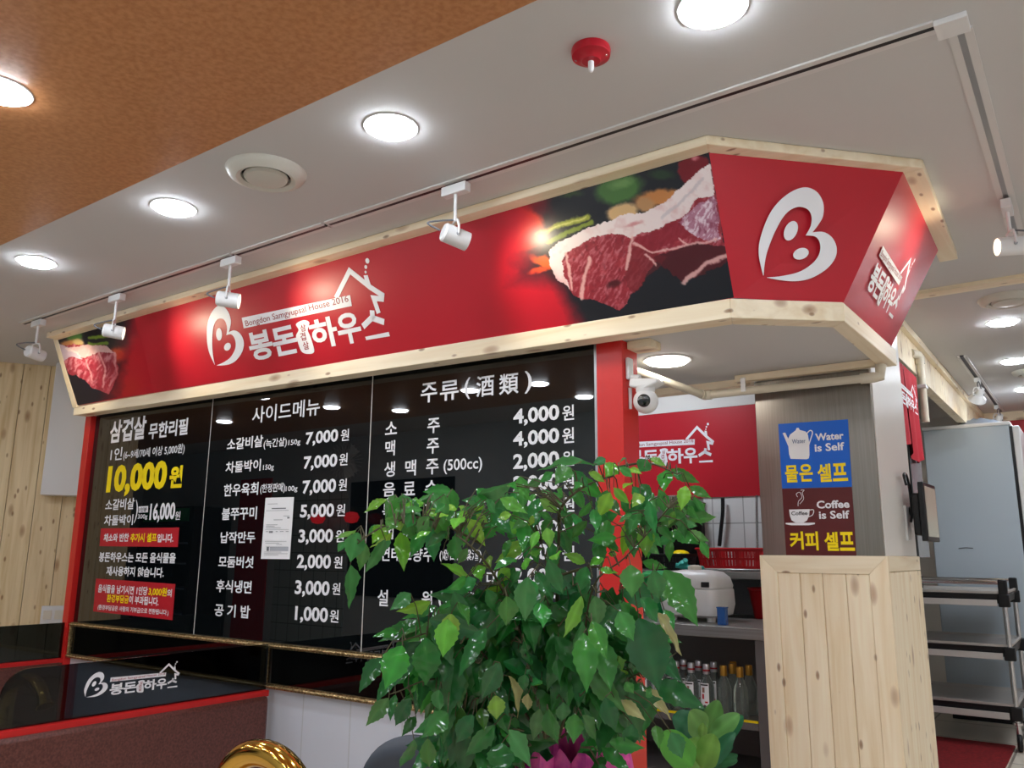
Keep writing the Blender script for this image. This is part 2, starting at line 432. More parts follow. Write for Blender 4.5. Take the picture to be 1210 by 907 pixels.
# wordmark measured on the front panel
WM = {}
WM['banner'] = [F([(285,368),(838,252),(847,308),(295,422)])]
bl = front.at(*fz(93, 430)); WM_B = (front.at(*fz(93, 440))[0], front.at(*fz(185, 613))[1], front.at(*fz(305, 530))[0], front.at(*fz(145, 313))[1])
def fbox(xl, tl, bl_, xr, tr, br):
    P = [front.at(*fz(xl, tl)), front.at(*fz(xl, bl_)), front.at(*fz(xr, tr)), front.at(*fz(xr, br))]
    return ((P[0][0]+P[1][0])/2, (P[1][1]+P[3][1])/2, (P[2][0]+P[3][0])/2, (P[0][1]+P[2][1])/2)
WM_T = [('봉', fbox(322, 440, 592, 442, 425, 575)), ('돈', fbox(442, 415, 570, 566, 406, 549)), ('하', fbox(636, 378, 538, 772, 355, 508)),
        ('우', fbox(772, 345, 510, 892, 335, 495))]
WM_S = [stroke(F([(950, 330), (952, 365), (903, 413)]), .027), stroke(F([(948, 368), (1012, 390)]), .027), F([(915,465),(1035,440),(1041,462),(920,482)])]
WM['house'] = [stroke(F([(765, 268), (835, 128), (940, 212), (1002, 252), (1000, 272), (958, 268), (984, 345)]), .024)]
WM['chimney'] = [F([(907,152),(928,150),(948,215),(918,195)])]
WM['puffs'] = [ell(front.at(*fz(917, 135)), .0065, .0065), ell(front.at(*fz(918, 109)), .0085, .0085), ell(front.at(*fz(926, 78)), .0115, .0115)]
WM['blob'] = [F(spline([(562,400),(600,380),(630,392),(622,430),(638,470),(655,540),(622,552),(590,540),(572,495),(562,460),(575,430)], 5, True))]
WM_bt = [('삼', fbox(585, 402, 440, 612, 398, 436)), ('겹', fbox(585, 445, 487, 612, 440, 482)), ('살', fbox(598, 492, 532, 628, 486, 528))]
WM_en = fbox(303, 372, 415, 832, 262, 305)
_all = np.array([p for k in ('banner', 'house', 'puffs') for l in WM[k] for p in l]+[(WM_B[0], WM_B[1]), (WM_T[0][1][0], WM_T[0][1][1]), WM_S[2][1], WM_S[2][2]])
LG_lo, LG_hi = _all.min(0), _all.max(0)
def logo(pl, box, white_parent, with_b=True, d=.002, ink='ink', w='white'):
    """the house logo drawn into box (u0, v0, u1, v1) of a plane, as children of white_parent"""
    u0, v0, u1, v1 = box; lo = LG_lo if with_b else np.array([WM['banner'][0][0][0], LG_lo[1]])
    T = lambda p: (u0+(p[0]-lo[0])/(LG_hi[0]-lo[0])*(u1-u0), v0+(p[1]-LG_lo[1])/(LG_hi[1]-LG_lo[1])*(v1-v0))
    TB = lambda b: T(b[:2])+T(b[2:])
    wb = MB()
    if with_b:
        b = TB(WM_B)
        for l in B_N: wb.poly(pl, [[(b[0]+p[0]*(b[2]-b[0]), b[1]+p[1]*(b[3]-b[1])) for p in l]], d)
    for k in ('banner', 'house', 'chimney', 'puffs', 'blob'):
        for l in WM[k]: wb.poly(pl, [[T(p) for p in l]], d+(.0003 if k in ('chimney',) else 0))
    for l in WM_S: wb.poly(pl, [[T(p) for p in l]], d)
    for s, b in WM_T: put_text(wb, pl, s, TB(b), d, .032)
    mesh_obj('logo_lettering', wb, w, white_parent, smooth=False)
    ib = MB(); put_text(ib, pl, 'Bongdon Samgyupsal House 2016', TB(WM_en), d+.001, 0)
    mesh_obj('banner_lettering', ib, ink, white_parent, smooth=False)
    ib = MB()
    for s, b in WM_bt: put_text(ib, pl, s, TB(b), d+.001, .01)
    mesh_obj('seal_lettering', ib, ink, white_parent, smooth=False)

# ================================================================== FASCIA SIGN
sign = thing('sign_canopy', 'red shop sign canopy framed in pine above the black menu boards', 'sign', (-2.8, 2.55, 2.0))
Lp = [front.at(59.5, 397), front.at(92, 478.6)]
L_t = np.array([-5.11, 2.33, 2.47]); L_b = np.array(front.pt(*Lp[1]))
mb = MB().hexa([tuple(L_t), A_t, tuple(np.array(A_t)+(0, .012, .004)), tuple(L_t+np.array([0, .012, .004]))][:2]+[A_b, tuple(L_b)],
               [tuple(np.array(p)+(0, .012, .003)) for p in (L_t, A_t, A_b, L_b)])
panel = mesh_obj('front_panel', mb, 'red', sign, smooth=False)
def slab(pts, t):
    p = [np.array(q, float) for q in pts]; n = np.cross(p[1]-p[0], p[3]-p[0]); n /= np.linalg.norm(n)
    return MB().hexa([tuple(q) for q in p], [tuple(q+n*t) for q in p])
cpanel = mesh_obj('corner_panel', slab([A_t, B_t, B_b, A_b], .01), 'red', sign, smooth=False)
spanel = mesh_obj('side_panel', slab([B_t, C_t, C_b, B_b], .01), 'red', sign, smooth=False)
# frame: ceiling batten, bottom rail, end rail
def ring(outerp, innerp, z0, z1):
    n = len(outerp); lo = [(x, y, z0) for x, y in outerp]+[(x, y, z0) for x, y in innerp[::-1]]
    return lo, [(x, y, z1) for x, y, _ in lo]
tA, tB, tC, tL = (-.876, 2.273), (-.349, 2.836), (-.378, 3.855), (-5.10, 2.262)
iA, iB, iC, iL = (-.897, 2.345), (-.42, 2.855), (-.45, 3.855), (-5.10, 2.345)
for a, b, c, e, mt in ((tL, tA, iA, iL, 'pinex'), (tA, tB, iB, iA, 'pinex'), (tB, tC, iC, iB, 'piney')):
    q = [a, b, c, e]
    mesh_obj('top_rail', MB().hexa([(x, y, 2.468) for x, y in q], [(x, y, CEIL) for x, y in q]), mt, sign, .003, smooth=False)
bz = 1.957
def rail(p0, p1, q0, q1, h, mt):
    """p outer line, q inner line (xyz at the bottom), height h"""
    lo = [p0, p1, q1, q0]; return mesh_obj('bottom_rail', MB().hexa(lo, [(x, y, z+h) for x, y, z in lo]), mt, sign, .003, smooth=False)
oL, oA, oB, oC = (-5.125, 2.488, 2.024), (-.905, 2.488, bz), (-.612, 2.735, bz), (-.600, 3.52, bz)
nL, nA, nB, nC = (-5.10, 2.568, 2.024), (-.93, 2.568, bz), (-.665, 2.79, bz), (-.665, 3.52, bz)
rail(oL, oA, nL, nA, .066, 'pinex'); rail(oA, oB, nA, nB, .066, 'pinex'); rail(oB, oC, nB, nC, .066, 'piney')
e0, e1 = np.array([-5.10, 2.318, 2.49]), np.array(front.pt(*front.at(90, 481)))
dv = np.array([.045, 0, 0])
mesh_obj('end_rail', MB().hexa([tuple(e0-dv), tuple(e0+dv*.15), tuple(e1+dv*.15), tuple(e1-dv)],
         [tuple(p+np.array([0, .05, .02])) for p in (e0-dv, e0+dv*.15, e1+dv*.15, e1-dv)]), 'pinez', sign, .003, smooth=False)
mesh_obj('end_panel', MB().hexa([(-5.10, 2.35, 2.47), (-5.06, 2.50, 2.06), (-5.06, 3.0, 2.06), (-5.10, 3.0, 2.47)],
         [(-5.09, 2.35, 2.47), (-5.05, 2.50, 2.06), (-5.05, 3.0, 2.06), (-5.09, 3.0, 2.47)]), 'red', sign, smooth=False)
# soffit
lo = [(-1.473, 2.57, 1.976), (-.94, 2.57, 1.976), (-.67, 2.80, 1.976), (-.67, 3.55, 1.976), (-3.4, 3.55, 1.976), (-3.4, 2.745, 1.976), (-1.473, 2.745, 1.976)]
mesh_obj('soffit', MB().hexa(lo, [(x, y, z+.012) for x, y, z in lo]), 'ceil', sign, smooth=False)
mesh_obj('soffit', MB().box((-5.05, 2.56, 2.062), (-1.474, 2.74, 2.072)), 'ceil', sign, smooth=False)
mesh_obj('soffit_batten', MB().box((-1.357, 2.63, 1.945), (-1.262, 2.72, 1.975)), 'pinex', sign, .002, smooth=False)
mesh_obj('soffit_batten', MB().box((-3.4, 3.50, 1.945), (-1.2, 3.56, 1.985)), 'pinex', sign, .002, smooth=False)
mesh_obj('soffit_batten', MB().box((-1.24, 3.415, 1.945), (-.665, 3.45, 1.975)), 'pinex', sign, .002, smooth=False)
# printed photographs of raw pork on the front panel
def fade(x, a, b): return np.clip((x-a)/(b-a), 0, 1)
_rng = np.random.default_rng(3)
_tab = _rng.random((64, 64))
def vnoise(x, y):
    xi = np.floor(x).astype(int); yi = np.floor(y).astype(int); fx = x-xi; fy = y-yi
    fx = fx*fx*(3-2*fx); fy = fy*fy*(3-2*fy); g = lambda i, j: _tab[i % 64, j % 64]
    return (g(xi, yi)*(1-fx)+g(xi+1, yi)*fx)*(1-fy)+(g(xi, yi+1)*(1-fx)+g(xi+1, yi+1)*fx)*fy
def fbm(x, y): return (vnoise(x, y)+.5*vnoise(2*x, 2*y)+.25*vnoise(4*x, 4*y))/1.75
def inside(poly, x, y):
    r = np.zeros(x.shape, bool); P = poly; j = len(P)-1
    for i in range(len(P)):
        xi, yi = P[i]; xj, yj = P[j]
        if yi != yj: r ^= ((yi > y) != (yj > y)) & (x < (xj-xi)*(y-yi)/(yj-yi)+xi)
        j = i
    return r
class Canvas:
    def __init__(s, x, y, base): s.x, s.y = x, y; s.c = np.ones(x.shape+(3,))*np.array(base, float)
    def over(s, a, col):
        a = np.clip(a, 0, 1)[..., None]; s.c = s.c*(1-a)+np.array(col, float)*a
    def blob(s, cx, cy, rx, ry, col, soft=.25, tilt=0, al=1):
        ct, st = math.cos(tilt), math.sin(tilt); dx, dy = s.x-cx, s.y-cy
        r = np.sqrt(((dx*ct+dy*st)/rx)**2+((-dx*st+dy*ct)/ry)**2); s.over(al*(1-fade(r, 1-soft, 1+soft*.3)), col)
    def line(s, pts, w, col, al=1):
        dm = np.full(s.x.shape, 1e9)
        for (a, b), (c, d) in zip(pts[:-1], pts[1:]):
            t = np.clip(((s.x-a)*(c-a)+(s.y-b)*(d-b))/((c-a)**2+(d-b)**2), 0, 1); dm = np.minimum(dm, np.hypot(s.x-a-t*(c-a), s.y-b-t*(d-b)))
        s.over(al*(1-fade(dm, w*.5, w*1.1)), col)
    def area(s, poly, col, al=1): s.over(inside(poly, s.x, s.y)*al, col)
def pork_right(x, y):
    x, y = x+22*(fbm(x/45+3, y/45)-.5)+9*(fbm(x/11, y/11+7)-.5), y+22*(fbm(x/45, y/45+11)-.5)+9*(fbm(x/11+5, y/11)-.5)
    C = Canvas(x, y, (20, 22, 30)); n1 = fbm(x/38, y/38); n2 = fbm(x/14+9, y/26); n3 = fbm((x+y*.6)/9, (y-x*.3)/30+5)
    C.blob(530, 215, 125, 72, (70, 112, 52), .3, -.25); C.blob(545, 190, 70, 26, (120, 160, 92), .6, -.3, .7); C.blob(300, 235, 60, 22, (70, 100, 40), .6, 0, .6)
    C.blob(735, 255, 150, 42, (186, 122, 66), .35, -.12); C.blob(730, 150, 70, 26, (40, 66, 36), .5, 0, .8)
    C.blob(545, 325, 85, 46, (206, 170, 120), .25, -.2); C.blob(655, 290, 50, 40, (176, 132, 88), .3)
    C.blob(885, 122, 82, 78, (116, 14, 28), .12); C.blob(893, 66, 24, 14, (200, 120, 130), .6)
    C.blob(60, 400, 118, 112, (212, 62, 26), .2); C.blob(52, 405, 92, 90, (226, 44, 22), .3)
    C.line([(140, 432), (250, 385), (378, 345)], 19, (150, 158, 62)); C.line([(190, 470), (300, 415), (390, 378)], 14, (120, 136, 48)); C.line([(150, 425), (370, 343)], 5, (208, 204, 120), .8)
    C.blob(170, 560, 75, 26, (226, 100, 40), .4, .35); C.blob(150, 600, 60, 14, (236, 90, 40), .5, -.3)
    body = [(193,500),(240,465),(460,372),(560,332),(650,330),(760,268),(850,178),(960,96),(1000,250),(1040,545),(1000,560),(925,600),(838,658),(790,570),(700,560),(650,650),(590,725),(530,792),(480,772),(430,745),(350,738),(290,690),(240,652),(200,570)]
    C.area(body, (136, 34, 46))
    m = inside(body, x, y)
    C.over(m*fade(n3, .42, .75)*.75, (196, 120, 128)); C.over(m*fade(n2, .6, .85)*.6, (84, 14, 24)); C.over(m*fade(n1, .55, .8)*.4, (176, 52, 60))
    C.area([(690,545),(770,510),(900,470),(1035,490),(1045,560),(840,658)], (72, 14, 24)); C.area([(595,480),(690,520),(760,540),(650,655),(600,720),(560,640)], (104, 22, 30), .6)
    fat = [(193,500),(240,465),(460,372),(560,332),(650,330),(760,268),(850,178),(960,96),(985,240),(905,262),(830,350),(740,388),(625,430),(590,446),(480,424),(400,442),(330,490),(272,520),(255,560),(262,610),(292,692),(238,650),(200,570)]
    C.area(fat, (228, 212, 210)); mf = inside(fat, x, y)
    C.over(mf*fade(n1, .5, .8)*.55, (206, 160, 160)); C.over(mf*(1-fade(y+x*.5, 560, 680))*.25, (250, 246, 244)); C.blob(600, 380, 50, 12, (190, 110, 112), .6, -.3, .7)
    C.line([(930,170),(800,300),(740,345)], 9, (198, 186, 190), .8)
    reg = [(850,330),(985,236),(1012,455),(985,470),(900,450),(820,372)]
    C.area(reg, (166, 112, 132)); C.over(inside(reg, x, y)*fade(n3, .45, .65), (216, 196, 206)); C.over(inside(reg, x, y)*fade(n2, .55, .75)*.7, (116, 44, 66))
    C.area([(600,460),(800,365),(880,430),(760,480),(680,510)], (132, 24, 40), .8)
    for l, w in (([(272,520),(290,610),(310,690)], 9), ([(390,540),(365,620),(352,735)], 12), ([(590,446),(575,540),(570,600)], 8), ([(838,656),(940,575),(1036,530)], 13), ([(600,470),(690,520),(790,495),(990,460)], 7), ([(810,450),(850,480)], 6), ([(655,530),(700,570)], 7)):
        C.line(l, w, (222, 176, 170), .85)
    C.blob(510, 670, 42, 20, (70, 12, 20), .5, -.3)
    redmask = 1-fade(x+.18*(y-450)+60*(n1-.5), 20, 210)
    low = fade(y, 560, 700)*(1-fade(x, 150+(y-600)*.55, 250+(y-600)*.55))
    C.over(np.maximum(redmask, low), RED)
    return C.c
def pork_left(x, y):
    x, y = x+14*(fbm(x/35+3, y/35)-.5)+6*(fbm(x/9, y/9+7)-.5), y+14*(fbm(x/35, y/35+11)-.5)+6*(fbm(x/9+5, y/9)-.5)
    C = Canvas(x, y, (20, 18, 34)); n1 = fbm(x/30, y/30); n3 = fbm((x+y*.5)/9, (y-x*.4)/24+5)
    C.blob(355, 145, 44, 36, (76, 120, 60), .3); C.blob(330, 185, 50, 20, (190, 130, 80), .4); C.blob(375, 182, 26, 20, (206, 176, 120), .4)
    C.line([(425, 158), (510, 150)], 10, (120, 150, 52)); C.line([(425, 188), (515, 182)], 9, (110, 140, 50)); C.blob(330, 118, 30, 12, (50, 80, 40), .5)
    C.blob(560, 235, 50, 40, (214, 92, 50), .5)
    body = [(235,175),(290,190),(400,190),(500,192),(545,225),(565,290),(555,345),(540,385),(515,430),(490,415),(440,395),(405,360),(360,330),(330,335),(290,280)]
    m = inside(body, x, y); C.area(body, (156, 44, 62)); C.over(m*fade(n3, .42, .7)*.8, (216, 150, 158)); C.over(m*fade(n1, .6, .8)*.5, (96, 18, 34))
    C.area([(240,178),(300,190),(375,230),(395,255),(330,250),(300,270),(270,240)], (206, 192, 206), .9); C.area([(300,205),(420,190),(510,195),(545,230),(470,225),(400,250)], (232, 206, 200), .8)
    C.line([(545,230),(555,330),(520,380)], 7, (232, 190, 186), .8); C.line([(470,225),(500,300),(490,390)], 5, (226, 170, 170), .7); C.line([(410,260),(440,360)], 4, (226, 170, 170), .6)
    rm = fade(x+.25*(y-300)+40*(n1-.5), 510, 620); C.over(rm, (196, 26, 42)); C.blob(650, 400, 60, 60, (206, 60, 30), .8, 0, .5); C.over(fade(x, 600, 690), RED)
    return C.c
def photo_print(fn, x0, x1, org, scale, nx, ny, right_edge):
    lu = [front.at(x, 0)[0] for x in (x0, x1)]
    mb = MB(); U, V = np.meshgrid(np.linspace(0, 1, nx), np.linspace(0, 1, ny), indexing='ij')
    top0, top1 = np.array(front.at(x0, 393 if x0 < 200 else 240)), None
    vt = 0.0; ua = front.at(x1, 440)[0] if x0 < 200 else front.at(x0, 330)[0]
    P = np.zeros(U.shape+(3,))
    for i in range(nx):
        for j in range(ny):
            # panel edges at this fraction
            if right_edge:
                tu = ua+(4.207-ua)*U[i, j]; bu = ua+(4.205-ua)*U[i, j]; vb = np.dot(np.array(A_b)-front.o, front.v)+.002
            else:
                tu = L_t[0]+5.1+(ua-L_t[0]-5.1)*U[i, j]; bu = Lp[1][0]+(ua-Lp[1][0])*U[i, j]; vb = Lp[1][1]
            t = V[i, j]; P[i, j] = front.pt(tu*(1-t)+bu*t, (vb*1.0)*t, .0012)
    q = P.reshape(-1, 3)-CAM; X = 605+FPX*(q @ CR)/(q @ CF); Y = 453.5-FPX*(q @ CU)/(q @ CF)
    col = fn(((X-org[0])*scale).reshape(U.shape), ((Y-org[1])*scale).reshape(U.shape)).reshape(-1, 3)/255
    col = np.where(col <= .04045, col/12.92, ((np.maximum(col, 0)+.055)/1.055)**2.4)
    fs = [(i*ny+j, i*ny+j+1, (i+1)*ny+j+1, (i+1)*ny+j) for i in range(nx-1) for j in range(ny-1)]
    mb.v = [tuple(p) for p in P.reshape(-1, 3)]; mb.f = fs; mb.c = [tuple(c)+(1,) for c in col]
    return mesh_obj('photo_print', mb, 'print_', panel, smooth=False, label='printed photograph of raw pork')
photo_print(pork_right, 590, 866, (600, 170), 4.03, 330, 190, True)
photo_print(pork_left, 57, 175, (0, 360), 4.03, 170, 110, False)
logo(front, (LG_lo[0], LG_lo[1], LG_hi[0], LG_hi[1]), panel)
wb = MB()
for l in B_uv: wb.poly(corner, [l], .002)
mesh_obj('logo_emblem', wb, 'white', cpanel, smooth=False)
sw = [side.at(*p) for p in ((1022, 335), (1087, 320), (1060, 376), (1045, 284))]
logo(side, (.16, .09, .60, .335), spanel, with_b=False)

# ================================================================== MENU BOARDS
bp = Plane((-5.06, YB, 0), (1, 0, 0), (0, 0, 1))
XS = [-5.06, -3.848, -2.640, -1.478]
ZB0, ZB1 = .785, 2.058
def board(i, label):
    t = thing('menu_board', label, 'menu board', ((XS[i]+XS[i+1])/2, YB, ZB0), 'black glass menu boards')
    g = mesh_obj('glass_panel', MB().box((XS[i]+.003, YB, ZB0), (XS[i+1]-.003, YB+.011, ZB1)), 'board', t, smooth=False)
    if i < 2: mesh_obj('polished_edge', MB().box((XS[i+1]-.0016, YB-.001, ZB0), (XS[i+1]+.0016, YB+.006, ZB1)), 'pillarwhite', t, smooth=False)
    return t
def lines(t, rows, material='white', name='menu_lettering'):
    for s, b, bold in rows:
        mb = MB(); px_text(mb, bp, s, b, .0012, bold); mesh_obj(name, mb, material, t, smooth=False)
b1 = board(0, 'black menu board with the large yellow price and two red notice strips')
b2 = board(1, 'black menu board of side dishes, middle of the three')
b3 = board(2, 'black menu board of drinks beside the red post, partly behind the plant')
H = .035; R_ = .016
lines(b1, [('삼겹살', (130.5,496.5,522.3,172.7,491.7,519.3), .032), ('무한리필', (176,501.4,518,222.3,492.3,514.3), .028), ('1인', (130.9,530,544,144.6,527.6,543), R_),
           ('(6~9세/70세 이상 5,000원)', (146.2,531.2,543,218.2,524.6,538), R_), ('소갈비살', (125,590.4,602.8,159,587.5,601.5), .02), ('차돌박이', (123.4,609,620.7,157.5,607,620), .02),
           (')', (159.5,591,618,163,590,617), 0), ('300g', (163,608,614.5,174.4,606.5,613.5), .01), ('16,000', (177.2,595,618,207,592,616.4), .035), ('원', (207.2,604.3,614.2,213.2,603.5,613.5), .01),
           ('봉돈하우스는 모든 음식물을', (117.3,652,663.7,207.8,652.6,665.3), .03), ('재사용하지 않습니다.', (126,669,680,194,669.8,682), .03)])
lines(b1, [('10,000', (126.7,549.4,587.4,197.2,544.4,583.5), .05), ('원', (200.5,550.6,576.7,215.7,549.8,575.8), .05)], 'yellow')
mb = MB().quadpx(bp, [(164,598.2),(175.2,597.5),(175,605),(164,605.5)], .0012); mesh_obj('serving_tag', mb, 'white', b1, smooth=False)
mb = MB(); px_text(mb, bp, '1인분', (165,599.5,604.5,174,598.8,604), .0024, .02)
mesh_obj('menu_lettering', mb, 'blackink', b1, smooth=False)
def strip(pts, rows, label):
    s = mesh_obj('notice_strip', MB().quadpx(bp, pts, .001), 'red', b1, smooth=False, label=label)
    for tx, b, bo, m_ in rows:
        mb = MB(); px_text(mb, bp, tx, b, .002, bo); mesh_obj('notice_lettering', mb, m_, s, smooth=False)
strip([(119.4,624),(212,623),(210.4,646),(117.8,645)], [('채소와 반찬', (123,630,639.6,152.5,629.8,640), .03, 'white'), ('추가시 셀프', (154.5,629.8,640,185.5,629.6,640.4), .03, 'yellow'),
      ('입니다.', (186.3,630.3,640.4,205.3,630.5,640.8), .03, 'white')], 'red strip with the self service notice')
strip([(113.7,683.2),(207.5,689.7),(204,732.3),(110.2,722)], [('음식물을 남기시면 1인당', (116.5,689.3,700,174.7,693.5,703), .025, 'white'), ('3,000원', (176,693,704,197.5,694.3,705), .025, 'yellow'),
      ('의', (198,695.6,705,203.3,695.8,705.2), .025, 'white'), ('환경부담금', (126.7,701.7,711,152.5,703,713), .025, 'yellow'), ('이 부과됩니다.', (153,703.5,713,188,705,716), .025, 'white'),
      ('(환경부담금은 사람의 기부금으로 전환됩니다.)', (116,713.3,720.5,199.5,720.8,728.5), .015, 'white')], 'red strip about leftover food charges')
lines(b2, [('사이드메뉴', (298.5,479.8,498.6,378,470.8,492), .01)])
SIDE = [('소갈비살', (268.7,517.5,531.4,311,514.5,528.4), '7,000', (361.4,510.5,527.4,399.7,506.6,524), (403,507.2,521,412.6,506.5,520.3)),
        ('차돌박이', (267,545.3,558,308.4,542.3,557), '7,000', (359,539,556.2,398.7,535.8,554), (401,535.8,550,411,535,549.4)),
        ('한우육회', (264.7,572,586,305.4,569.5,585), '7,000', (357.6,568,585.6,397.3,564.7,584), (400.3,565.7,580,410,565,579.5)),
        ('불쭈꾸미', (262.4,599.9,614,303.8,598,613.7), '5,000', (355,596,614,395,594.3,613), (397.7,595.5,609.8,408,595,609.6)),
        ('납작만두', (260.8,628.6,642,301.9,627.2,641), '3,000', (353,625.7,644,393.8,624,643), (396.8,626,640.5,406.7,625.5,640.5)),
        ('모둠버섯', (258.4,657.8,669.7,300,655.8,671.7), '2,000', (351,655.4,674.3,391.2,654.4,674), (394.8,657,671,404.7,657,671.5)),
        ('후식냉면', (255.8,685.2,699.5,297.5,685.2,701), '3,000', (348.7,686.2,705.7,389.8,685.2,705.5), (392.8,688.2,702,402.3,688.5,703)),
        ('공 기 밥', (253.8,713.4,727.9,295.5,714.6,730.3), '1,000', (348.7,716.6,736.4,387.8,716.6,737), (389.8,720,734.8,400.3,720.5,735.5))]
for nm, a, pr, b, c in SIDE: lines(b2, [(nm, a, .022), (pr, b, .03), ('원', c, .015)])
lines(b2, [('(늑간살)', (311.8,519,531,339.2,516,528.4), .015), ('150g', (341,519.5,527.5,355,518.5,526.6), .012), ('150g', (311,549,557,323.7,548,556), .012),
           ('(한정판매)', (307.8,572,584,337.2,569.5,582), .015), ('100g', (337.8,574.3,582.2,351.7,573.3,581.4), .012)])
for ch, xl, xr, tl, bl_, tr, br in (('주', 497.6, 516.8, 453, 477, 451, 473.5), ('류', 520.3, 542.3, 450.5, 474, 448.5, 471.5), ('(', 549, 556, 446.5, 472, 445.5, 471), ('酒', 563, 584, 444, 468.8, 442.5, 467.6),
                                    ('類', 590, 613, 442, 467, 439.8, 464.5), (')', 620, 628.7, 438.5, 465, 437.3, 464)):
    lines(b3, [(ch, (xl, tl, bl_, xr, tr, br), .012)])
DR = [([('소', 455.5,498.5,513.8,469.4,497.5,512.3), ('주', 505.3,494.3,512,519.9,493.3,511)], ('4,000', (606.7,482.5,503,661,478.3,500)), (664.6,478.8,496.5,678.5,478,496)),
      ([('맥', 455.5,520.7,538.5,467,520,538), ('주', 504.6,518,536.2,519,517.3,535.3)], ('4,000', (606.5,509.6,529,661,505.4,527)), (664.6,505.3,523.5,678.5,504.8,523.2)),
      ([('생', 454.3,545.5,563.3,467,545,563), ('맥', 479,543.5,562,491.8,543,561.5), ('주', 503.6,542,560.5,518.5,541.8,560)], ('2,000', (606.5,536.2,556.6,661,532.5,554.6)), (664.6,532.7,550.5,678.5,532,550)),
      ([('음', 453,569.8,586.5,467,569.5,586), ('료', 476.8,569.3,585.3,490.7,568.8,584.8), ('수', 502.5,567.5,586,517.5,567,585.7)], ('2,000', (606.5,562,583,661,559.5,581.5)), (664.6,559,577,678.5,558.6,576.8)),
      ([('복', 452,595,612,466,594.5,611.5), ('분', 476,594.5,611.5,490,594,611), ('자', 502,594,611,517,593.5,610.5)], ('6,000', (606.2,588.5,609.5,661,586.4,608.5)), (664.6,586.5,604.5,678.8,586.3,604.2)),
      ([('백', 451,621,637,465,620.5,636.8), ('세', 475,620.7,636.8,489,620.5,636.5), ('주', 501,620.5,636.8,516,620.2,636.5)], ('6,000', (606.2,615,636.5,661,613.5,635.8)), (664.6,616.5,634.5,679,616.3,634.5)),
      ([('연태고량주', 450.3,646,663,512.5,646,663.5), ('(烟台高粱酒)', 519.6,648.7,663.5,569.4,648.4,663.8)], ('8,000', (606,642.5,664,661,641.5,664)), (664.6,644.5,662.5,679,644.5,662.7)),
      ([('대', 575,674,691.5,588,674,691.5)], ('12,000', (598,671,692,661,671,692.5)), (664.6,674,692,679,674,692.4)),
      ([('설', 446.3,696.3,715.6,458.8,696.5,716), ('원', 498.5,697.6,718,511,697.8,718.4), ('(雪原)', 518.3,698.6,718.8,566,699,719.6)], ('5,000', (606,701,722,661,702,723)), (664.6,703,721,679.2,703.5,722))]
for nm, (pr, b), c in DR:
    for q in nm: lines(b3, [(q[0], q[1:], .016)])
    lines(b3, [(pr, b, .03), ('원', c, .015)])
lines(b3, [('(500cc)', (524.3,542,560,570,540.5,557.5), .014)])
# ---- paper notice taped on the side dish board
pn = thing('paper_notice', 'white printed receipt taped on the side dish board', 'paper', (-3.45, YB-.002, 1.2))
PQ = [(314.4,588),(348,587),(343,660.4),(308.8,660)]
sh = mesh_obj('sheet', MB().quadpx(bp, PQ, .003), 'paper', pn, smooth=False)
def PP(a, b):
    p = [np.array(q, float) for q in PQ]; t = p[0]*(1-a)+p[1]*a; u = p[3]*(1-a)+p[2]*a; return tuple(t*(1-b)+u*b)
ib = MB(); rr = random.Random(5)
for b, a0, a1, h in ((.10,.1,.45,.006),(.17,.25,.75,.016),(.21,.06,.85,.005),(.30,.68,.9,.006),(.36,.35,.66,.008),(.44,.1,.5,.007),(.465,.1,.4,.006),(.49,.1,.62,.006),(.52,.08,.9,.004),(.55,.1,.2,.008),(.55,.45,.52,.008),(.55,.6,.72,.008),(.55,.8,.9,.008),(.545,.22,.35,.03),(.71,.1,.85,.005),(.74,.12,.6,.005),(.76,.5,.7,.006),(.80,.15,.9,.004),(.885,.1,.7,.005),(.91,.1,.92,.005),(.93,.1,.6,.005),(.32,.82,.9,.025)):
    ib.quadpx(bp, [PP(a0, b), PP(a1, b), PP(a1, b+h), PP(a0, b+h)], .0042)
ib.quadpx(bp, [PP(.18, .80), PP(.26, .80), PP(.26, .87), PP(.18, .87)], .0043)
mesh_obj('print', ib, 'greyink', sh, smooth=False)
mesh_obj('print', MB().quadpx(bp, [PP(.29, .80), PP(.93, .80), PP(.93, .87), PP(.29, .87)], .0042), mat('pale_print', (176, 178, 186), .7), sh, smooth=False)

# ---- red posts
ps = mesh_obj('red_post', MB().box((-5.13, YB-.03, 0), (-5.066, YB+.1, 2.03)), 'redpost', None, .002, smooth=False)
tag(ps, 'thin red post at the far left end of the menu boards', 'post')
ps = mesh_obj('red_post', MB().box((-1.468, YB-.005, 0), (-1.36, YB+.118, 1.974)), 'redpost', None, .002, smooth=False)
tag(ps, 'broad red post between the drinks board and the kitchen opening', 'post')
ed = mesh_obj('edge_strip', MB().box((-1.478, YB-.004, .6), (-1.468, YB+.01, 2.0)), 'alu', None, 0, smooth=False)
tag(ed, 'thin bright metal strip between drinks board and red post', 'trim strip')

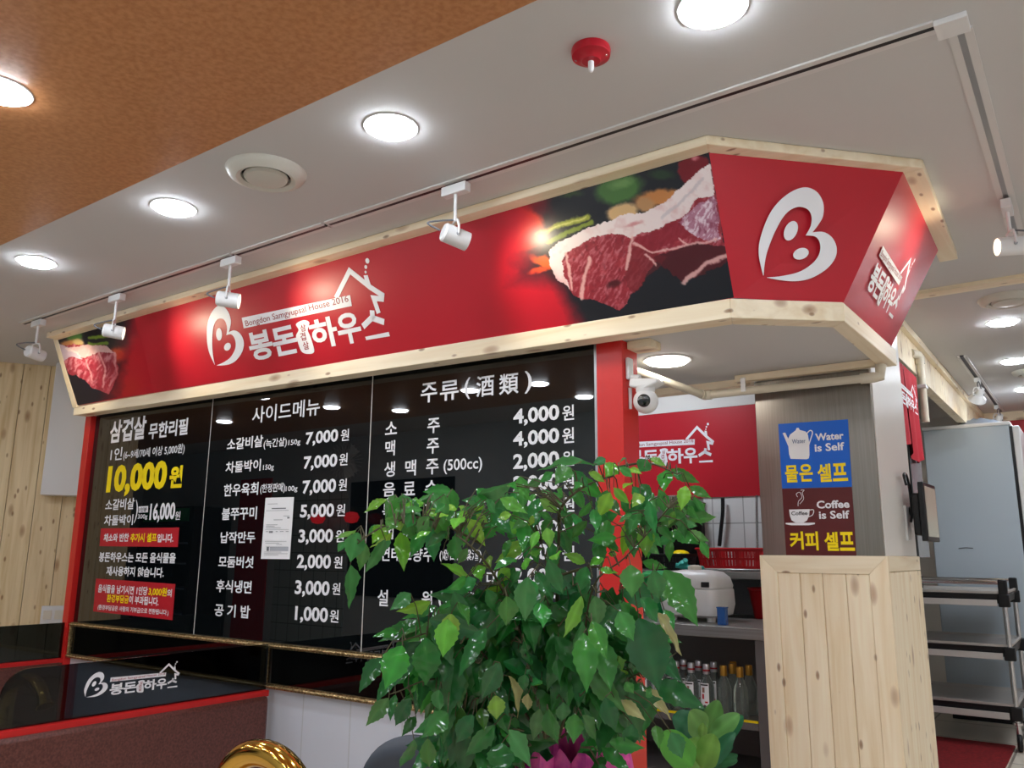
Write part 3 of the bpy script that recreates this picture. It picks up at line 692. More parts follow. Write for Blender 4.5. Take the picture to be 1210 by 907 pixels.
# ---- gold framed black panels under the boards
def framed(x0, x1, label):
    t = thing('framed_panel', label, 'panel', ((x0+x1)/2, YB, .587), 'gold framed black panels')
    z0, z1, w = .587, .787, .022
    mesh_obj('black_panel', MB().box((x0+.01, YB-.008, z0+.01), (x1-.01, YB+.012, z1-.01)), 'bglass', t, smooth=False)
    for a, b in (((x0, z0), (x1, z0+w)), ((x0, z1-w), (x1, z1)), ((x0, z0+w), (x0+w, z1-w)), ((x1-w, z0+w), (x1, z1-w))):
        m_ = MB(); m_.box((a[0], YB-.02, a[1]), (b[0], YB-.002, b[1]))
        hz = b[0]-a[0] > b[1]-a[1]
        # beaded moulding along the middle of the bar
        if hz:
            m_.tube([(a[0]+.002, YB-.021, (a[1]+b[1])/2), (b[0]-.002, YB-.021, (a[1]+b[1])/2)], .006, 6)
            for k in range(int((b[0]-a[0])/.016)): m_.lathe([(0, -.005), (.004, 0), (0, .005)], (a[0]+.01+k*.016, YB-.027, (a[1]+b[1])/2), 5)
        else: m_.tube([((a[0]+b[0])/2, YB-.021, a[1]), ((a[0]+b[0])/2, YB-.021, b[1])], .006, 6)
        mesh_obj('gold_frame', m_, 'goldtrim', t, .003, smooth=False)
framed(-5.055, -3.256, 'gold framed black panel behind the logo glass, left of the booth back')
framed(-3.254, -1.48, 'gold framed black panel right of the booth back, behind the plant')

# ================================================================== BOOTH PARTITIONS
def booth(x, y0, label, with_logo):
    t = thing('booth_partition', label, 'booth', (x, (y0+YB)/2, 0), 'booth backs with smoked glass screens')
    bk = MB().box((x-.045, y0, 0), (x+.045, YB-.03, .562)); mesh_obj('leather_back', bk, 'leather', t, .02)
    mesh_obj('red_cap', MB().box((x-.034, y0, .556), (x+.03, YB-.024, .583)), 'redcap', t, .003, smooth=False)
    pl = Plane((x, 0, 0), (0, 1, 0), (0, 0, 1))
    rc = .09; ys = y0+.25
    prof = [(YB-.024, .583), (YB-.024, .783)]+[(ys+rc-rc*math.sin(a), .783-rc+rc*math.cos(a)) for a in [math.pi/2*k/8 for k in range(9)]]+[(ys, .583)]
    gl = mesh_obj('glass_screen', MB().hexa([(x-.004, a, b) for a, b in prof], [(x+.004, a, b) for a, b in prof]), 'tint', t, smooth=False)
    if with_logo: logo(pl, (1.725, .648, 2.125, .752), gl, d=.006)
    return t
booth(-3.225, 1.18, 'brown leather booth back with red cap and smoked glass screen bearing the logo', True)
booth(-5.10, 1.3, 'far left booth back of brown leather with smoked glass beside the pine wall', False)

# ---- gold smoke pipes over the grill tables
def pipe(c, dx, label):
    t = thing('smoke_pipe', label, 'exhaust pipe', (c[0]-dx, c[1], 0), 'polished gold exhaust arches')
    R = dx; pts = [(c[0]-R, c[1], .02), (c[0]-R, c[1], c[2]-R*.7)]
    pts += [(c[0]-R*math.cos(a), c[1], c[2]-.7*R+R*.7*math.sin(a)) for a in [math.pi*k/18 for k in range(1, 17)]]
    mesh_obj('arched_tube', MB().tube(pts, .037, 24, False), 'gold', t)
    p0, p1 = Vector(pts[-2]), Vector(pts[-1]); d = (p1-p0).normalized()
    mesh_obj('end_collar', MB().lathe([(.033, -.01), (.042, -.01), (.043, .015), (.036, .017), (.033, -.008)], p1, 28, d), 'gold', t)
    mesh_obj('base_flange', MB().lathe([(.0, 0), (.12, 0), (.12, .012), (.05, .03), (.044, .06)], (c[0]-R, c[1], 0), 28), 'gold', t)
pipe((-1.985, 1.60, .648), .165, 'polished gold exhaust arch in front of the nearer booth back')
pipe((-4.50, 2.12, .56), .20, 'polished gold exhaust arch seen through the smoked glass screen')

# ================================================================== LEFT SIDE
t = thing('duct_casing', 'white panelled casing hung on the pine wall at far left', 'casing', (-5.75, 3.05, 1.57))
P0 = hit(wl0+wn*.0, wn, 62, 500); s0 = (Vector(P0)-wl0).dot(wdir)
a = wl0+wdir*s0; b_ = wl0+wdir*(s0+.62)
q = [a+wn*.14, b_+wn*.14, b_+wn*.005, a+wn*.005]
mesh_obj('casing_body', MB().hexa([(x.x, x.y, 1.575) for x in q], [(x.x, x.y, CEIL) for x in q]), 'plastic', t, .003, smooth=False)
c2 = wl0+wdir*(s0+.40)
q = [c2+wn*.14, c2+wdir*.22+wn*.14, c2+wdir*.22+wn*.22, c2+wdir*.08+wn*.22]
mesh_obj('side_box', MB().hexa([(x.x, x.y, 1.575) for x in q], [(x.x, x.y, 1.80) for x in q]), 'greywall', t, .003, smooth=False)
op = hit(wl0+wn*.001, wn, 63, 726)
wpl = Plane(tuple(Vector(op)), tuple(wdir), (0, 0, 1)); wpl.n = np.array(wn)
t = thing('wall_outlet', 'white double wall outlet low on the pine wall', 'outlet', tuple(op))
def wbox(pl, u0, v0, u1, v1, d0, d1):
    return MB().hexa([pl.pt(u0, v0, d0), pl.pt(u1, v0, d0), pl.pt(u1, v1, d0), pl.pt(u0, v1, d0)], [pl.pt(u0, v0, d1), pl.pt(u1, v0, d1), pl.pt(u1, v1, d1), pl.pt(u0, v1, d1)])
mesh_obj('cover_plate', wbox(wpl, -.075, -.06, .075, .06, .0, .012), 'plastic', t, .004)
for u in (-.035, .035): mesh_obj('socket', wbox(wpl, u-.026, -.03, u+.026, .03, .012, .016), 'ivory', t, .004)

# ================================================================== CEILING FITTINGS
def downlight(x, y, label, z=CEIL, r=.072, lamp='lamp', group='round ceiling downlights'):
    t = thing('downlight', label, 'ceiling light', (x, y, z), group)
    mesh_obj('bezel', MB().lathe([(r, -.003), (r+.012, -.0035), (r+.014, 0.0), (r, 0.0)], (x, y, z), 36), 'plastic', t)
    mesh_obj('diffuser', MB().lathe([(0, -.015), (r*.75, -.0145), (r*.93, -.012), (r, -.007), (r, -.001), (0, -.001)], (x, y, z), 36), lamp, t)
    return t
d0 = downlight(-3.851, 1.624, 'round downlight at far left of the white ceiling strip')
def more(x, y, label, grp='round ceiling downlights', z=CEIL): return dup(d0, (x+3.851, y-1.624, z-CEIL), label, grp)
more(-2.779, 1.635, 'round downlight just left of the round ceiling vent')
more(-1.664, 1.67, 'round downlight between the round vent and the red smoke detector')
more(-.626, 1.70, 'round downlight at the top edge, right of the red smoke detector')
more(.45, 1.70, 'round downlight beyond the right end of the track rail')
more(-2.442, .872, 'round downlight in the orange ceiling panel at the left edge', z=CEIL-.004)
for x, y in ((-4.07, .872), (-.8, .872), (-7.11, .25), (-5.565, .22), (-5.7, .89), (-5.16, -.25), (-4.03, .14), (-3.42, .05), (-1.8, .1), (-.2, .0), (.5, .87), (1.4, .87), (1.4, -.3), (.5, -.4), (-1.0, -.75), (-2.6, -.75), (-3.4, -.6)):  # includes unseen lamps added behind the camera to brighten upright faces
    more(x, y, 'round downlight of a set, partly added for brightness, in the orange ceiling over the dining side, outside the frame', 'dining side ceiling downlights', CEIL-.004)
more(-.323, 5.199, 'nearest round downlight over the right hand passage')
more(-.356, 6.311, 'second round downlight along the right hand passage')
more(-.36, 7.45, 'farthest round downlight along the right hand passage')
more(.55, 4.7, 'round downlight added to brighten the passage, beyond the right edge, nearer one', 'passage downlights beyond the edge'); more(.6, 6.2, 'round downlight added to brighten the passage, beyond the right edge, farther one', 'passage downlights beyond the edge'); more(.3, 5.6, 'round downlight added to brighten the passage, just outside the right edge'); more(.9, 3.2, 'round downlight over the aisle beyond the right edge'); more(1.4, 1.70, 'round downlight added for brightness far right of the track rail corner, outside the frame'); more(.9, 5.8, 'round downlight over the far aisle beyond the right edge')  # unseen extra lamps, several added to brighten the passage and upright faces
downlight(-1.36, 2.985, 'bright round light in the canopy soffit over the security camera', 1.975, .085, 'softlamp', None)
for x in (-2.2, -3.3): downlight(x, 4.3, 'round kitchen ceiling light hidden behind the menu boards', CEIL, .1, 'lamp', 'kitchen ceiling lights')
def vent(x, y, label, s=1.0):
    t = thing('ceiling_vent', label, 'vent', (x, y, CEIL), 'round ceiling vents'); c = (x, y, CEIL)
    mesh_obj('ring', MB().lathe([(.085*s, .0), (.085*s, -.022), (.1*s, -.03), (.128*s, -.018), (.138*s, -.001), (.138*s, 0)], c, 40), 'ventgrey', t)
    mesh_obj('throat', MB().lathe([(0, -.001), (.086*s, -.001), (.086*s, -.003), (0, -.003)], c, 32), 'dark', t)
    mesh_obj('disc', MB().lathe([(0, -.012), (.072*s, -.012), (.076*s, -.02), (.07*s, -.03), (.03*s, -.036), (0, -.037)], c, 40), 'ventgrey', t)
vent(-2.236, 1.646, 'round ceiling vent between two downlights above the sign')
vent(-.26, 4.72, 'round ceiling vent over the passage beyond the sign')
vent(-.27, 6.75, 'farther round ceiling vent near the end of the passage')
t = thing('smoke_detector', 'red round smoke detector with white tip on the ceiling', 'smoke detector', (-.952, 1.678, CEIL)); c = (-.952, 1.678, CEIL)
mesh_obj('base', MB().lathe([(0, 0), (.050, 0), (.052, -.008), (.050, -.022), (.04, -.026), (.028, -.03), (.024, -.036), (0, -.038)], c, 36), 'smoke', t)
mesh_obj('sensor_tip', MB().lathe([(.0, -.036), (.008, -.036), (.008, -.056), (.005, -.066), (0, -.068)], c, 16), 'plastic', t, label='white tip')
for an in (.3, 3.4): mesh_obj('screw', MB().lathe([(0, -.022), (.005, -.022), (.004, -.026), (0, -.027)], (c[0]+.04*math.cos(an), c[1]+.04*math.sin(an), CEIL), 10), 'chrome', t)

# ---- track rail
RX0, RX1, RY, RY1 = -5.0, -.15, 2.085, 3.75
t = thing('track_rail', 'white ceiling track rail turning a corner round the sign', 'track rail', (-2.5, RY, CEIL))
def rail_seg(p, q, horiz):
    m_ = MB(); w = .028; dk = MB()
    if horiz:
        m_.box((p, RY-w, CEIL-.006), (q, RY-.008, CEIL)); m_.box((p, RY+.008, CEIL-.006), (q, RY+w, CEIL)); dk.box((p, RY-.008, CEIL-.0055), (q, RY+.008, CEIL))
    else:
        m_.box((RX1-w, p, CEIL-.006), (RX1-.008, q, CEIL)); m_.box((RX1+.008, p, CEIL-.006), (RX1+w, q, CEIL)); dk.box((RX1-.008, p, CEIL-.0055), (RX1+.008, q, CEIL))
    s = mesh_obj('rail_profile', m_, 'railwhite', t, smooth=False); mesh_obj('slot', dk, 'black' if horiz else 'alu', s, smooth=False)
rail_seg(RX0, -3.02, True); rail_seg(-3.0, -2.42, True); rail_seg(-2.40, RX1-.05, True); rail_seg(RY+.05, RY1, False)
mesh_obj('corner_joint', MB().box((RX1-.05, RY-.024, CEIL-.016), (RX1+.024, RY+.05, CEIL)), 'plastic', t, .002, smooth=False)
t = thing('track_rail', 'short white track rail over the far passage', 'track rail', (-.6, 7.5, CEIL))
s = mesh_obj('rail_profile', MB().box((-.652, 5.95, CEIL-.012), (-.636, 8.5, CEIL)).box((-.612, 5.95, CEIL-.012), (-.596, 8.5, CEIL)), 'railwhite', t, smooth=False)
mesh_obj('slot', MB().box((-.636, 5.95, CEIL-.006), (-.612, 8.5, CEIL)), 'black', s, smooth=False)
def track_spot(x, y, drop, aim, label, along_x=True, power=SPOT, flare=False, scale=1.0, tint=(1, .86, .62)):
    t = thing('track_spotlight', label, 'spotlight', (x, y, CEIL), 'white track spotlights')
    a = (.055, .017) if along_x else (.017, .055)
    zb = CEIL-.013
    mesh_obj('adapter', MB().box((x-a[0], y-a[1], zb-.035), (x+a[0], y+a[1], zb)), 'plastic', t, .003, smooth=False)
    za = zb-.035-drop
    mesh_obj('rod', MB().tube([(x, y, zb-.034), (x, y, za)], .0065, 12), 'plastic', t)
    d = (Vector(aim)-Vector((x, y, za-.06))).normalized(); hc = Vector((x, y, za-.058*scale))
    sx = d.cross(Vector((0, 0, 1))).normalized(); r = .034*scale
    yoke = [hc+sx*(r+.004), hc+sx*(r+.004)+Vector((0, 0, .03)), hc+sx*.026+Vector((0, 0, .054)), Vector((x, y, za-.001)), hc-sx*.026+Vector((0, 0, .054)), hc-sx*(r+.004)+Vector((0, 0, .03)), hc-sx*(r+.004)]
    mesh_obj('yoke', MB().tube([tuple(p) for p in yoke], .0045, 8), 'plastic', t)
    if flare:
        pr = [(0, -.06), (.022, -.058), (.026, -.01), (.03, .0), (.056, .03), (.06, .045), (.055, .046), (.03, .02), (0, .018)]
    else:
        pr = [(0, -.046*scale), (r*.86, -.046*scale), (r, -.040*scale), (r, .05*scale), (r*.93, .05*scale), (r*.9, .03*scale), (0, .03*scale)]
    hd = mesh_obj('head', MB().lathe(pr, hc, 30, d), 'plastic', t)
    mesh_obj('lens', MB().lathe([(0, .031*scale), (r*.88, .031*scale), (0, .035*scale)], hc, 24, d), mat('spot_lens', (255, 240, 210), .3, emit=(255, 232, 196), es=6), hd)
    for sgn in (1, -1): mesh_obj('pivot', MB().lathe([(0, 0), (.007, 0), (.006, .005), (0, .006)], hc+sx*sgn*(r-.001), 12, sx*sgn), 'alu', hd)
    bk = hc-d*.046*scale
    mesh_obj('cable', MB().tube([tuple(p) for p in spline([(x, y, za+.004), tuple(Vector((x, y, za-.012))-d*.05-sx*.02), tuple(bk-d*.05-sx*.025+Vector((0, 0, .02))), tuple(bk-d*.012)], 6)], .0035, 8), 'greyink', t)
    lp = hc+d*.06*scale
    if power:
        ld = bpy.data.lights.new('spot_beam', 'SPOT'); ld.energy = power; ld.spot_size = math.radians(110); ld.spot_blend = 1.0; ld.shadow_soft_size = .025; ld.color = tint
        lo = bpy.data.objects.new('beam', ld); COL.objects.link(lo); lo.rotation_mode = 'QUATERNION'
        lo.location = lp; lo.rotation_quaternion = d.to_track_quat('-Z', 'Y'); adopt(lo, t)
def onf(px, py): return front.pt(*front.at(px, py))
track_spot(-4.815, RY, .10, onf(100, 440), 'white track spotlight at the far left end of the sign')
track_spot(-3.985, RY, .10, onf(236, 412), 'second white track spotlight from the left, before the red heart emblem')
track_spot(-3.04, RY, .10, onf(398, 375), 'white track spotlight hanging in front of the red wordmark')
track_spot(-1.742, RY, .10, onf(655, 330), 'white track spotlight beside the printed raw meat photo')
track_spot(RX1-.003, 3.36, .075, side.pt(*side.at(1070, 300)), 'white track spotlight on the corner rail facing the side of the sign', False)
track_spot(-.624, 6.75, .03, (-.9, 7.2, 1.9), 'white flared track spotlight over the passage, nearer one', False, 2, True)
track_spot(-.624, 8.1, .03, (-.9, 8.5, 1.9), 'white flared track spotlight over the passage, farther one', False, 2, True)

# ================================================================== SERVICE COLUMN
PX0, PX1, PY0, PY1, PZ = -1.183, -.685, 3.45, 4.13, 1.204
t = thing('service_column', 'square column with steel upper faces and pine boarded lower half', 'column', ((PX0+PX1)/2, (PY0+PY1)/2, 0))
mesh_obj('steel_sheet', MB().box((PX0+.012, PY0+.012, PZ), (PX1-.012, PY0+.03, 1.945)), 'pillarsteel', t, .002, smooth=False)
mesh_obj('pale_side', MB().box((PX0+.013, PY0+.03, PZ), (PX1-.008, PY1-.01, CEIL-.002)), 'pillarwhite', t, .002, smooth=False)
wbx = MB(); bw = (PX1-PX0-.14)/4
for i in range(4): wbx.box((PX0+.07+bw*i+.001, PY0+.006, 0), (PX0+.07+bw*(i+1)-.001, PY0+.025, PZ-.07))
bx = mesh_obj('pine_boards', wbx, 'pinez', t, .003, smooth=False)
mesh_obj('corner_board', MB().hexa([(PX0, PY0, 0), (PX0+.07, PY0, 0), (PX0+.07, PY0+.03, 0), (PX0, PY0+.03, 0)], [(PX0, PY0, PZ), (PX0+.07, PY0, PZ-.07), (PX0+.07, PY0+.03, PZ-.07), (PX0, PY0+.03, PZ)]), 'pinez', t, .002, smooth=False)
mesh_obj('corner_board', MB().hexa([(PX1-.07, PY0, 0), (PX1, PY0, 0), (PX1, PY0+.03, 0), (PX1-.07, PY0+.03, 0)], [(PX1-.07, PY0, PZ-.07), (PX1, PY0, PZ), (PX1, PY0+.03, PZ), (PX1-.07, PY0+.03, PZ-.07)]), 'pinez', t, .002, smooth=False)
mesh_obj('head_board', MB().hexa([(PX0, PY0, PZ), (PX0+.07, PY0, PZ-.07), (PX1-.07, PY0, PZ-.07), (PX1, PY0, PZ)], [(PX0, PY0+.03, PZ), (PX0+.07, PY0+.03, PZ-.07), (PX1-.07, PY0+.03, PZ-.07), (PX1, PY0+.03, PZ)]), 'pinex', t, .002, smooth=False)
mesh_obj('side_board', MB().box((PX1-.02, PY0+.031, 0), (PX1, PY1, PZ-.062)), 'pinez', t, .002, smooth=False)
mesh_obj('side_board', MB().box((PX1-.02, PY0+.031, PZ-.06), (PX1, PY1, PZ)), 'piney', t, .002, smooth=False)
mesh_obj('core', MB().box((PX0+.004, PY0+.031, 0), (PX1-.021, PY1-.002, PZ-.002)), 'pinez', t, smooth=False)
# signs on the steel sheet
cp = Plane((PX0, PY0+.012, 0), (1, 0, 0), (0, 0, 1))
sz = lambda x, y: (880+x/3.942, 440+y/3.942)
def S(pts): return [tuple(cp.at(*sz(*p))) for p in pts]
def sbox(x0, y0, x1, y1, y0r=None, y1r=None):
    y0r = y0 if y0r is None else y0r; y1r = y1 if y1r is None else y1r
    P = [cp.at(*sz(x0, y0)), cp.at(*sz(x0, y1)), cp.at(*sz(x1, y0r)), cp.at(*sz(x1, y1r))]
    return ((P[0][0]+P[1][0])/2, (P[1][1]+P[3][1])/2, (P[2][0]+P[3][0])/2, (P[0][1]+P[2][1])/2)
def thin(pl, quad, d):
    lo = [pl.pt(a, b, 0.0005) for a, b in quad]; hi = [pl.pt(a, b, d) for a, b in quad]; return MB().hexa(lo, hi)
sg = thing('self_service_sign', 'blue water self service sign with white kettle on the column', 'sign', cp.pt(*cp.at(*sz(330, 530))), 'self service signs on the column')
s = mesh_obj('sign_plate', thin(cp, S([(157,240),(481,218),(500,532),(175,540)])[::-1], .003), 'blue', sg, smooth=False)
kb = MB()
kb.poly(cp, [S([(212,290),(238,270),(244,258),(252,258),(258,268),(285,275),(296,290),(302,330),(303,385),(300,400),(290,404),(215,402),(208,380),(205,345),(192,315),(178,282),(190,280),(204,308)])], .0045)
kb.poly(cp, [stroke(S(spline([(290,285),(306,270),(317,280),(308,312),(297,345)], 5)), .0045)], .0047)
mesh_obj('kettle_drawing', kb, 'white', s, smooth=False)
wt = MB(); put_text(wt, cp, 'Water', sbox(330,283,462,318,277,312), .0045, .03); put_text(wt, cp, 'is Self', sbox(327,332,465,368,325,363), .0045, .025); mesh_obj('sign_lettering', wt, 'white', s, smooth=False)
wt = MB(); put_text(wt, cp, 'Water', sbox(222,312,285,332,308,328), .0055, 0); mesh_obj('sign_lettering', wt, mat('blue_ink', (40, 80, 130), .5), s, smooth=False)
wt = MB()
for ch, b in (('물', sbox(190,432,250,512)), ('은', sbox(256,426,318,508)), ('셀', sbox(340,425,405,510)), ('프', sbox(410,422,480,506))): put_text(wt, cp, ch, b, .0045, .03)
mesh_obj('sign_lettering', wt, 'yellow', s, smooth=False)
sg = thing('self_service_sign', 'maroon coffee self service sign with white cup on the column', 'sign', cp.pt(*cp.at(*sz(340, 700))), 'self service signs on the column')
s = mesh_obj('sign_plate', thin(cp, S([(175,541),(500,533),(521,856),(194,850)])[::-1], .003), 'maroon', sg, smooth=False)
kb = MB(); kb.poly(cp, [S([(208,638),(304,636),(302,665),(292,688),(275,699),(238,699),(220,688),(212,668)])], .0045)
kb.poly(cp, [stroke(S(spline([(303,640),(322,640),(318,662),(298,672)], 5)), .003)], .0047); kb.poly(cp, [S([(192,700),(328,699),(328,706),(300,711),(220,711),(192,706)])], .0046)
kb.poly(cp, [stroke(S(spline([(250,622),(252,600),(268,580),(258,558),(242,565),(248,580)], 5)), .0022)], .0046); kb.poly(cp, [stroke(S(spline([(258,612),(276,588),(270,560),(278,548),(262,548)], 5)), .0022)], .0048)
mesh_obj('cup_drawing', kb, 'white', s, smooth=False)
wt = MB(); put_text(wt, cp, 'Coffee', sbox(336,595,489,632), .0045, .03); put_text(wt, cp, 'is Self', sbox(347,643,489,681), .0045, .025); mesh_obj('sign_lettering', wt, 'white', s, smooth=False)
wt = MB(); put_text(wt, cp, 'Coffee', sbox(219,646,294,664), .0055, .01); mesh_obj('sign_lettering', wt, 'blackink', s, smooth=False)
wt = MB()
for ch, b in (('커', sbox(211,740,275,824)), ('피', sbox(283,740,344,828)), ('셀', sbox(372,742,438,830)), ('프', sbox(443,742,512,830))): put_text(wt, cp, ch, b, .0045, .03)
mesh_obj('sign_lettering', wt, 'yellow', s, smooth=False)

# ---- white pvc pipe from the post to the column
t = thing('pvc_pipe', 'cream plastic pipe running under the canopy from red post to column', 'pipe', (-1.2, 3.3, 1.87))
pA = Vector(hit((0, 2.90, 0), (0, 1, 0), 748, 437)); pB = Vector(hit((0, 3.375, 0), (0, 1, 0), 833, 467)); pC = Vector(hit((0, 3.40, 0), (0, 1, 0), 1036, 443))
pC = Vector((-.668, 3.40, pC.z)); pB.z = pB.z; pC.z = Vector(hit((0, 3.40, 0), (0, 1, 0), 1030, 446)).z
mesh_obj('tube', MB().tube([pA, pB], .017, 16), 'pvc', t); mesh_obj('tube', MB().tube([pB, pC], .017, 16), 'pvc', t)
mesh_obj('elbow', MB().tube([pB-(pB-pA).normalized()*.03, pB, pB+(pC-pB).normalized()*.03], .021, 16), 'pvc', t)
mesh_obj('elbow', MB().tube([pC-(pC-pB).normalized()*.05, pC, pC+Vector((.02, .012, .004)), pC+Vector((.025, .02, .05))], .0215, 16), 'pvc', t)
sp_ = Vector(hit((0, 3.385, 0), (0, 1, 0), 880, 458))
mesh_obj('saddle_clip', MB().box((sp_.x-.011, sp_.y-.022, sp_.z-.02), (sp_.x+.011, sp_.y-.016, 1.95)), 'plastic', t, .002, smooth=False)

# ---- security camera on the post
t = thing('security_camera', 'white pan and tilt security camera mounted on the red post', 'camera', (-1.36, 2.67, 1.82))
cy = 2.637
def cpos(px, py, y=cy): return Vector(hit((0, y, 0), (0, 1, 0), px, py))
m0 = cpos(744, 437)
mesh_obj('mount_plate', MB().box((-1.3595, cy-.02, m0.z-.038), (-1.345, cy+.02, m0.z+.045)), 'plastic', t, .005)
mesh_obj('arm', MB().tube([(-1.346, cy, cpos(744, 446).z), tuple(cpos(756, 446))], .011, 14), 'plastic', t)
bd = cpos(765, 455)
mesh_obj('body', MB().hexa([tuple(cpos(747, 458)+Vector((0, -.03, 0))), tuple(cpos(766, 461)+Vector((0, -.035, 0))), tuple(cpos(782, 452)+Vector((0, -.03, 0))), tuple(cpos(780, 448)+Vector((0, -.03, 0))), tuple(cpos(748, 448)+Vector((0, -.03, 0)))],
         [tuple(cpos(747, 458)+Vector((0, .03, 0))), tuple(cpos(766, 461)+Vector((0, .035, 0))), tuple(cpos(782, 452)+Vector((0, .03, 0))), tuple(cpos(780, 448)+Vector((0, .03, 0))), tuple(cpos(748, 448)+Vector((0, .03, 0)))]), 'plastic', t, .006)
hc = cpos(763, 474); rr_ = .045
mesh_obj('collar', MB().lathe([(.03, .028), (.034, .036), (.036, .055), (.0, .055)], hc, 26), 'plastic', t)
ball = mesh_obj('ball_head', MB().lathe([(rr_*math.sin(math.pi*k/18), -rr_*math.cos(math.pi*k/18)) for k in range(19)], hc, 30), 'plastic', t)
ld = (Vector(CAM)-hc).normalized()+Vector((-.16, -.05, .08)); ld.normalize()
mesh_obj('lens', MB().lathe([(.022, rr_*.80), (.0235, rr_*.87), (.021, rr_*.95), (.012, rr_*1.02), (0, rr_*1.05)], hc, 26, ld), 'lens', ball, label='black round lens')
for k in range(8):
    an = 2*math.pi*k/8; xx = ld.orthogonal().normalized(); yy = ld.cross(xx)
mesh_obj('antenna', MB().tube([tuple(cpos(744.5, 458)), tuple(cpos(745, 483))], [.007, .006], 10), 'plastic', t)

# ================================================================== KITCHEN
t = thing('logo_banner', 'red kitchen wall banner with the white logo behind the opening', 'banner', (-2.4, YK-.01, 1.53))
kp = Plane((-5.1, YK-.008, 0), (1, 0, 0), (0, 0, 1))
rz0, rz1 = kp.at(850, 587)[1], kp.at(820, 482.5)[1]
pn_ = mesh_obj('banner_sheet', MB().box((-5.0, YK-.008, rz0), (-1.2, YK-.001, rz1)), 'red', t, smooth=False)
zb_ = kp.at(800, 545)[1]; l0, l1 = kp.at(751.5, 525), kp.at(843, 542); tp = kp.at(840, 499)
fr = (WM['banner'][0][0][0]-LG_lo[0])/(LG_hi[0]-LG_lo[0])
ux1 = kp.at(844, 520)[0]; wdt = (kp.at(819, 519)[0]-kp.at(765, 525)[0])/.62
# the hidden left half of the wordmark lies behind the red post
full = (ux1-kp.at(790, 540)[0])/.385
logo(kp, (ux1-full, kp.at(840, 546)[1], ux1, tp[1]), pn_)
# dark steel rack and hood at the back
t = thing('steel_hood', 'dark steel hood and back panel over the rear kitchen counter', 'hood', (-2.4, 4.85, 1.1))
mesh_obj('hood_box', MB().box((-2.75, 4.66, 1.42), (-2.05, 4.985, 1.56)), 'steel', t, .004, smooth=False)
mesh_obj('back_panel', MB().box((-2.75, 4.93, 1.12), (-2.05, 4.985, 1.42)), 'dark', t, .002, smooth=False)
mesh_obj('upright', MB().tube([(-2.29, 4.9, 1.13), (-2.29, 4.9, 1.43)], .008, 10), 'steel', t)
t = mesh_obj('gas_hose', MB().tube([tuple(hit((0, 4.96, 0), (0, 1, 0), *p)) for p in spline([(854, 588), (854, 605), (852, 625), (850, 645)], 4)], .012, 12), 'black'); tag(t, 'black hose running down the white tiles behind the red basket', 'hose')
t = mesh_obj('steel_pipe', MB().tube([tuple(hit((0, 4.96, 0), (0, 1, 0), *p)) for p in ((894, 585), (895, 650))], .008, 10), 'chrome'); tag(t, 'thin steel pipe on the white tiles beside the column', 'pipe')
BT = 1.115
t = thing('rear_counter', 'stainless steel rear counter carrying the red basket', 'counter', (-2.2, 4.75, 0))
mesh_obj('worktop', MB().box((-4.2, 4.45, BT-.04), (-1.42, 4.93, BT)), 'steel', t, .004, smooth=False)
for x in (-4.1, -1.86): mesh_obj('leg', MB().tube([(x, 4.50, 0), (x, 4.50, BT-.04)], .02, 12), 'steel', t)
mesh_obj('brace', MB().tube([(-1.75, 4.8, .55), (-1.62, 4.8, BT-.04)], .01, 8), 'steel', t)
mesh_obj('under_shelf', MB().box((-4.1, 4.47, .835), (-1.43, 4.90, .86)), 'steel', t, .003, smooth=False)
mesh_obj('back_sheet', MB().box((-4.2, 4.90, .1), (-1.42, 4.93, BT-.04)), mat('grey_sheet', (120, 122, 124), .5, .4), t, smooth=False)
# red basket on a tray
ty = 4.62; bx0, bx1 = hit((0, ty, 0), (0, 1, 0), 824, 660)[0], hit((0, ty, 0), (0, 1, 0), 902, 660)[0]
t = thing('serving_tray', 'grey metal tray under the red plastic basket', 'tray', ((bx0+bx1)/2, ty+.1, BT)); mesh_obj('tray_body', MB().box((bx0-.02, ty-.05, BT+.002), (bx1+.08, ty+.24, BT+.014)), 'steel', t, .005)
def basket(name, x0, x1, y0, y1, z0, z1, m_, label):
    t = thing(name, label, 'basket', ((x0+x1)/2, (y0+y1)/2, z0)); fl = .015; cs = []
    def wall(a, b, c, d):
        """bars of one side between bottom a-b and top c-d"""
        mbx = MB(); a, b, c, d = map(Vector, (a, b, c, d)); th = (b-a).cross(c-a).normalized()*.003
        def quad(u0, v0, u1, v1):
            P = lambda u, v: (a*(1-u)+b*u)*(1-v)+(c*(1-u)+d*u)*v
            q = [P(u0, v0), P(u1, v0), P(u1, v1), P(u0, v1)]; mbx.hexa([tuple(x) for x in q], [tuple(x+th) for x in q])
        quad(0, 0, 1, .12); quad(0, .44, 1, .54); quad(0, .86, 1, 1)
        n = max(6, int((b-a).length/.018))
        for i in range(n+1):
            u = i/(n+.0); w = .2/n if i % 6 else .7/n
            quad(max(0, u-w), .1, min(1, u+w), .9)
        mesh_obj('basket_side', mbx, m_, t, smooth=False)
    q0 = [(x0+fl, y0+fl, z0), (x1-fl, y0+fl, z0), (x1-fl, y1-fl, z0), (x0+fl, y1-fl, z0)]; q1 = [(x0, y0, z1), (x1, y0, z1), (x1, y1, z1), (x0, y1, z1)]
    for i in range(4): wall(q0[i], q0[(i+1) % 4], q1[i], q1[(i+1) % 4])
    mesh_obj('basket_floor', MB().hexa(q0, [(x, y, z+.004) for x, y, z in q0]), m_, t, smooth=False)
    rim = [(x0-.006, y0-.006, z1), (x1+.006, y0-.006, z1), (x1+.006, y1+.006, z1), (x0-.006, y1+.006, z1), (x0-.006, y0-.006, z1)]
    mesh_obj('rim', MB().tube(rim, .006, 8), m_, t)
